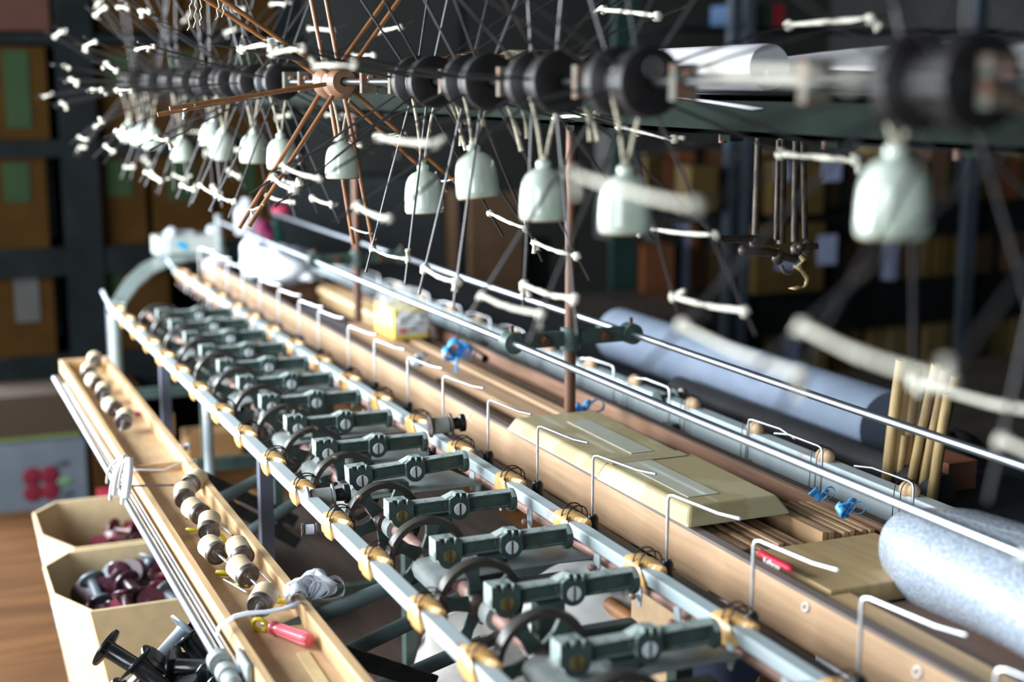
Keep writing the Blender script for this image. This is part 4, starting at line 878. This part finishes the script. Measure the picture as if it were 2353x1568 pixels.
for x0_, y0_, x1_, y1_, lab in ((385,955,402,1005,'tan box end seen under the machine, leftmost'), (430,1000,560,1060,'brown carton on the floor under the machine'), (640,1170,672,1215,'tan box end seen between the machine legs'), (560,1150,600,1180,'small tan box under the machine')):
    lowbox(lab, x0_, y0_, x1_, y1_, 4.4, flat('tan_box_%d' % x0_, (.25, .14, .06)), .1)

# ------------------------------------------------------------ right rack with upright boards
YQ = 5.3; rr = random.Random(11)
r2 = thing('board_rack', 'dark rack of upright boards and cartons at the right', 'rack', (3.5, YQ, 0))
def qbox(nm, x0_, y0_, x1_, y1_, dep, m, parent=None, yo=0):
    a = aty(x0_, y0_, YQ); b_ = aty(x1_, y1_, YQ); o = MB().box((a.x, YQ + yo, min(a.z, b_.z)), (b_.x, YQ + yo + dep, max(a.z, b_.z))).build(nm, m, parent)
    if parent: o.location = -parent.location
    return o
BP = flat('blue_post', (.05, .065, .085), .5)
for x0_, x1_, m_ in ((1045,1062,RACK), (1655,1672,BP), (1690,1708,BP), (2205,2230,BP), (1395,1450,flat('green_post', (.015, .04, .035)))):
    a = aty(x0_, 400, YQ); b_ = aty(x1_, 400, YQ); o = MB().box((a.x, YQ - .06, 0), (b_.x, YQ - .02, 2.6)).build('rack_post', m_, r2); o.location = -r2.location
for yv in (488, 672): qbox('rack_shelf', 1640, yv, 2700, yv + 22, .4, RACK, r2, -.02)
cols = [('dark_umber', (.11, .066, .038)), ('rust_brown', (.15, .055, .024)), ('olive_brown', (.17, .125, .05)), ('near_black', (.030, .036, .040)), ('ochre_dim', (.10, .064, .02)), ('lilac_dim', (.34, .38, .58))]
CM = [flat(n, c) for n, c in cols]
LAB = {0: 'dark umber board standing upright in the right rack', 1: 'rust-brown board standing upright in the right rack', 2: 'olive-brown board standing upright in the right rack', 3: 'nearly black board standing upright in the right rack', 4: 'dim ochre board standing upright in the right rack', 5: 'narrow lilac-white strip standing in the right rack'}
for (ya_, yb_, xs) in ((345, 486, 1500), (512, 670, 1500), (696, 1000, 1500)):
    x = xs + rr.uniform(0, 20)
    while x < 2420:
        wd_ = rr.choice([14, 18, 22, 30, 38]); k = rr.choice([0, 0, 1, 2, 2, 3, 3, 4, 5 if wd_ < 30 else 2])
        o = qbox('upright_board', x, ya_ + (rr.uniform(0, 25)), x + wd_ - 2, yb_, .2, CM[k], None, rr.uniform(0, .1))
        tier = {345: 'upper', 512: 'middle', 696: 'lower'}[ya_]; hf = 'left half' if x < 1980 else 'right half'
        tag(o, LAB[k].replace('in the right rack', 'in the %s of the right rack, %s tier' % (hf, tier)), 'board', 'upright %s boards %s tier %s' % (cols[k][0], tier, hf)); x += wd_
for x0_, y0_, x1_, y1_, k, lab in ((1750,370,1860,486,4,'ochre carton with pale label behind the rusty hook cluster'), (1710,515,1860,660,4,'ochre carton below the rusty hook cluster'), (1455,560,1520,700,1,'rust-brown board beside the green post in the middle'), (1060,440,1180,700,0,'dark reddish door panel behind the hanging reel spokes'), (1560,380,1620,480,4,'ochre carton left of the blue posts')):
    tag(qbox('background_carton', x0_, y0_, x1_, y1_, .3, CM[k], None, -.1), lab, 'carton')
for x0_, y0_, x1_, y1_, lab in ((1748,368,1778,410,'pale label sheet left of the hook cluster rods'), (1855,365,1895,412,'pale label sheet right of the hook cluster rods'), (1845,535,1885,600,'pale sheet behind the dangling dry strip'), (1750,585,1800,610,'pale sheet below the cross pins')):
    tag(qbox('label_sheet', x0_, y0_, x1_, y1_, .004, CM[5], None, -.12), lab, 'label')
# grey panel and dark cabinets in the middle distance
for x0_, y0_, x1_, y1_, m_, lab in ((660,420,1040,760,CM[3],'black cabinet standing beyond the far end of the machine'), (1180,560,1300,760,CM[3],'low black cabinet beyond the nearer post'), (1480,310,1640,560,flat('grey_panel', (.04, .04, .04)),'plain grey panel beyond the nearer bell weights')):
    tag(qbox('cabinet', x0_, y0_, x1_, y1_, .3, m_, None, .15), lab, 'cabinet')
for x0_, x1_, c_, lab in ((1690,1720,(.05, .10, .2),'blue box on the high shelf at top right'), (1780,1800,(.3, .02, .03),'red box on the high shelf at top right'), (1725,1775,(.04,.07,.05),'green box on the high shelf at top right')):
    tag(qbox('high_shelf_box', x0_, 10, x1_, 66, .2, flat('c%d' % x0_, c_)), lab, 'box')
qbox('high_shelf', 1560, 66, 2500, 76, .4, RACK, r2, -.02)
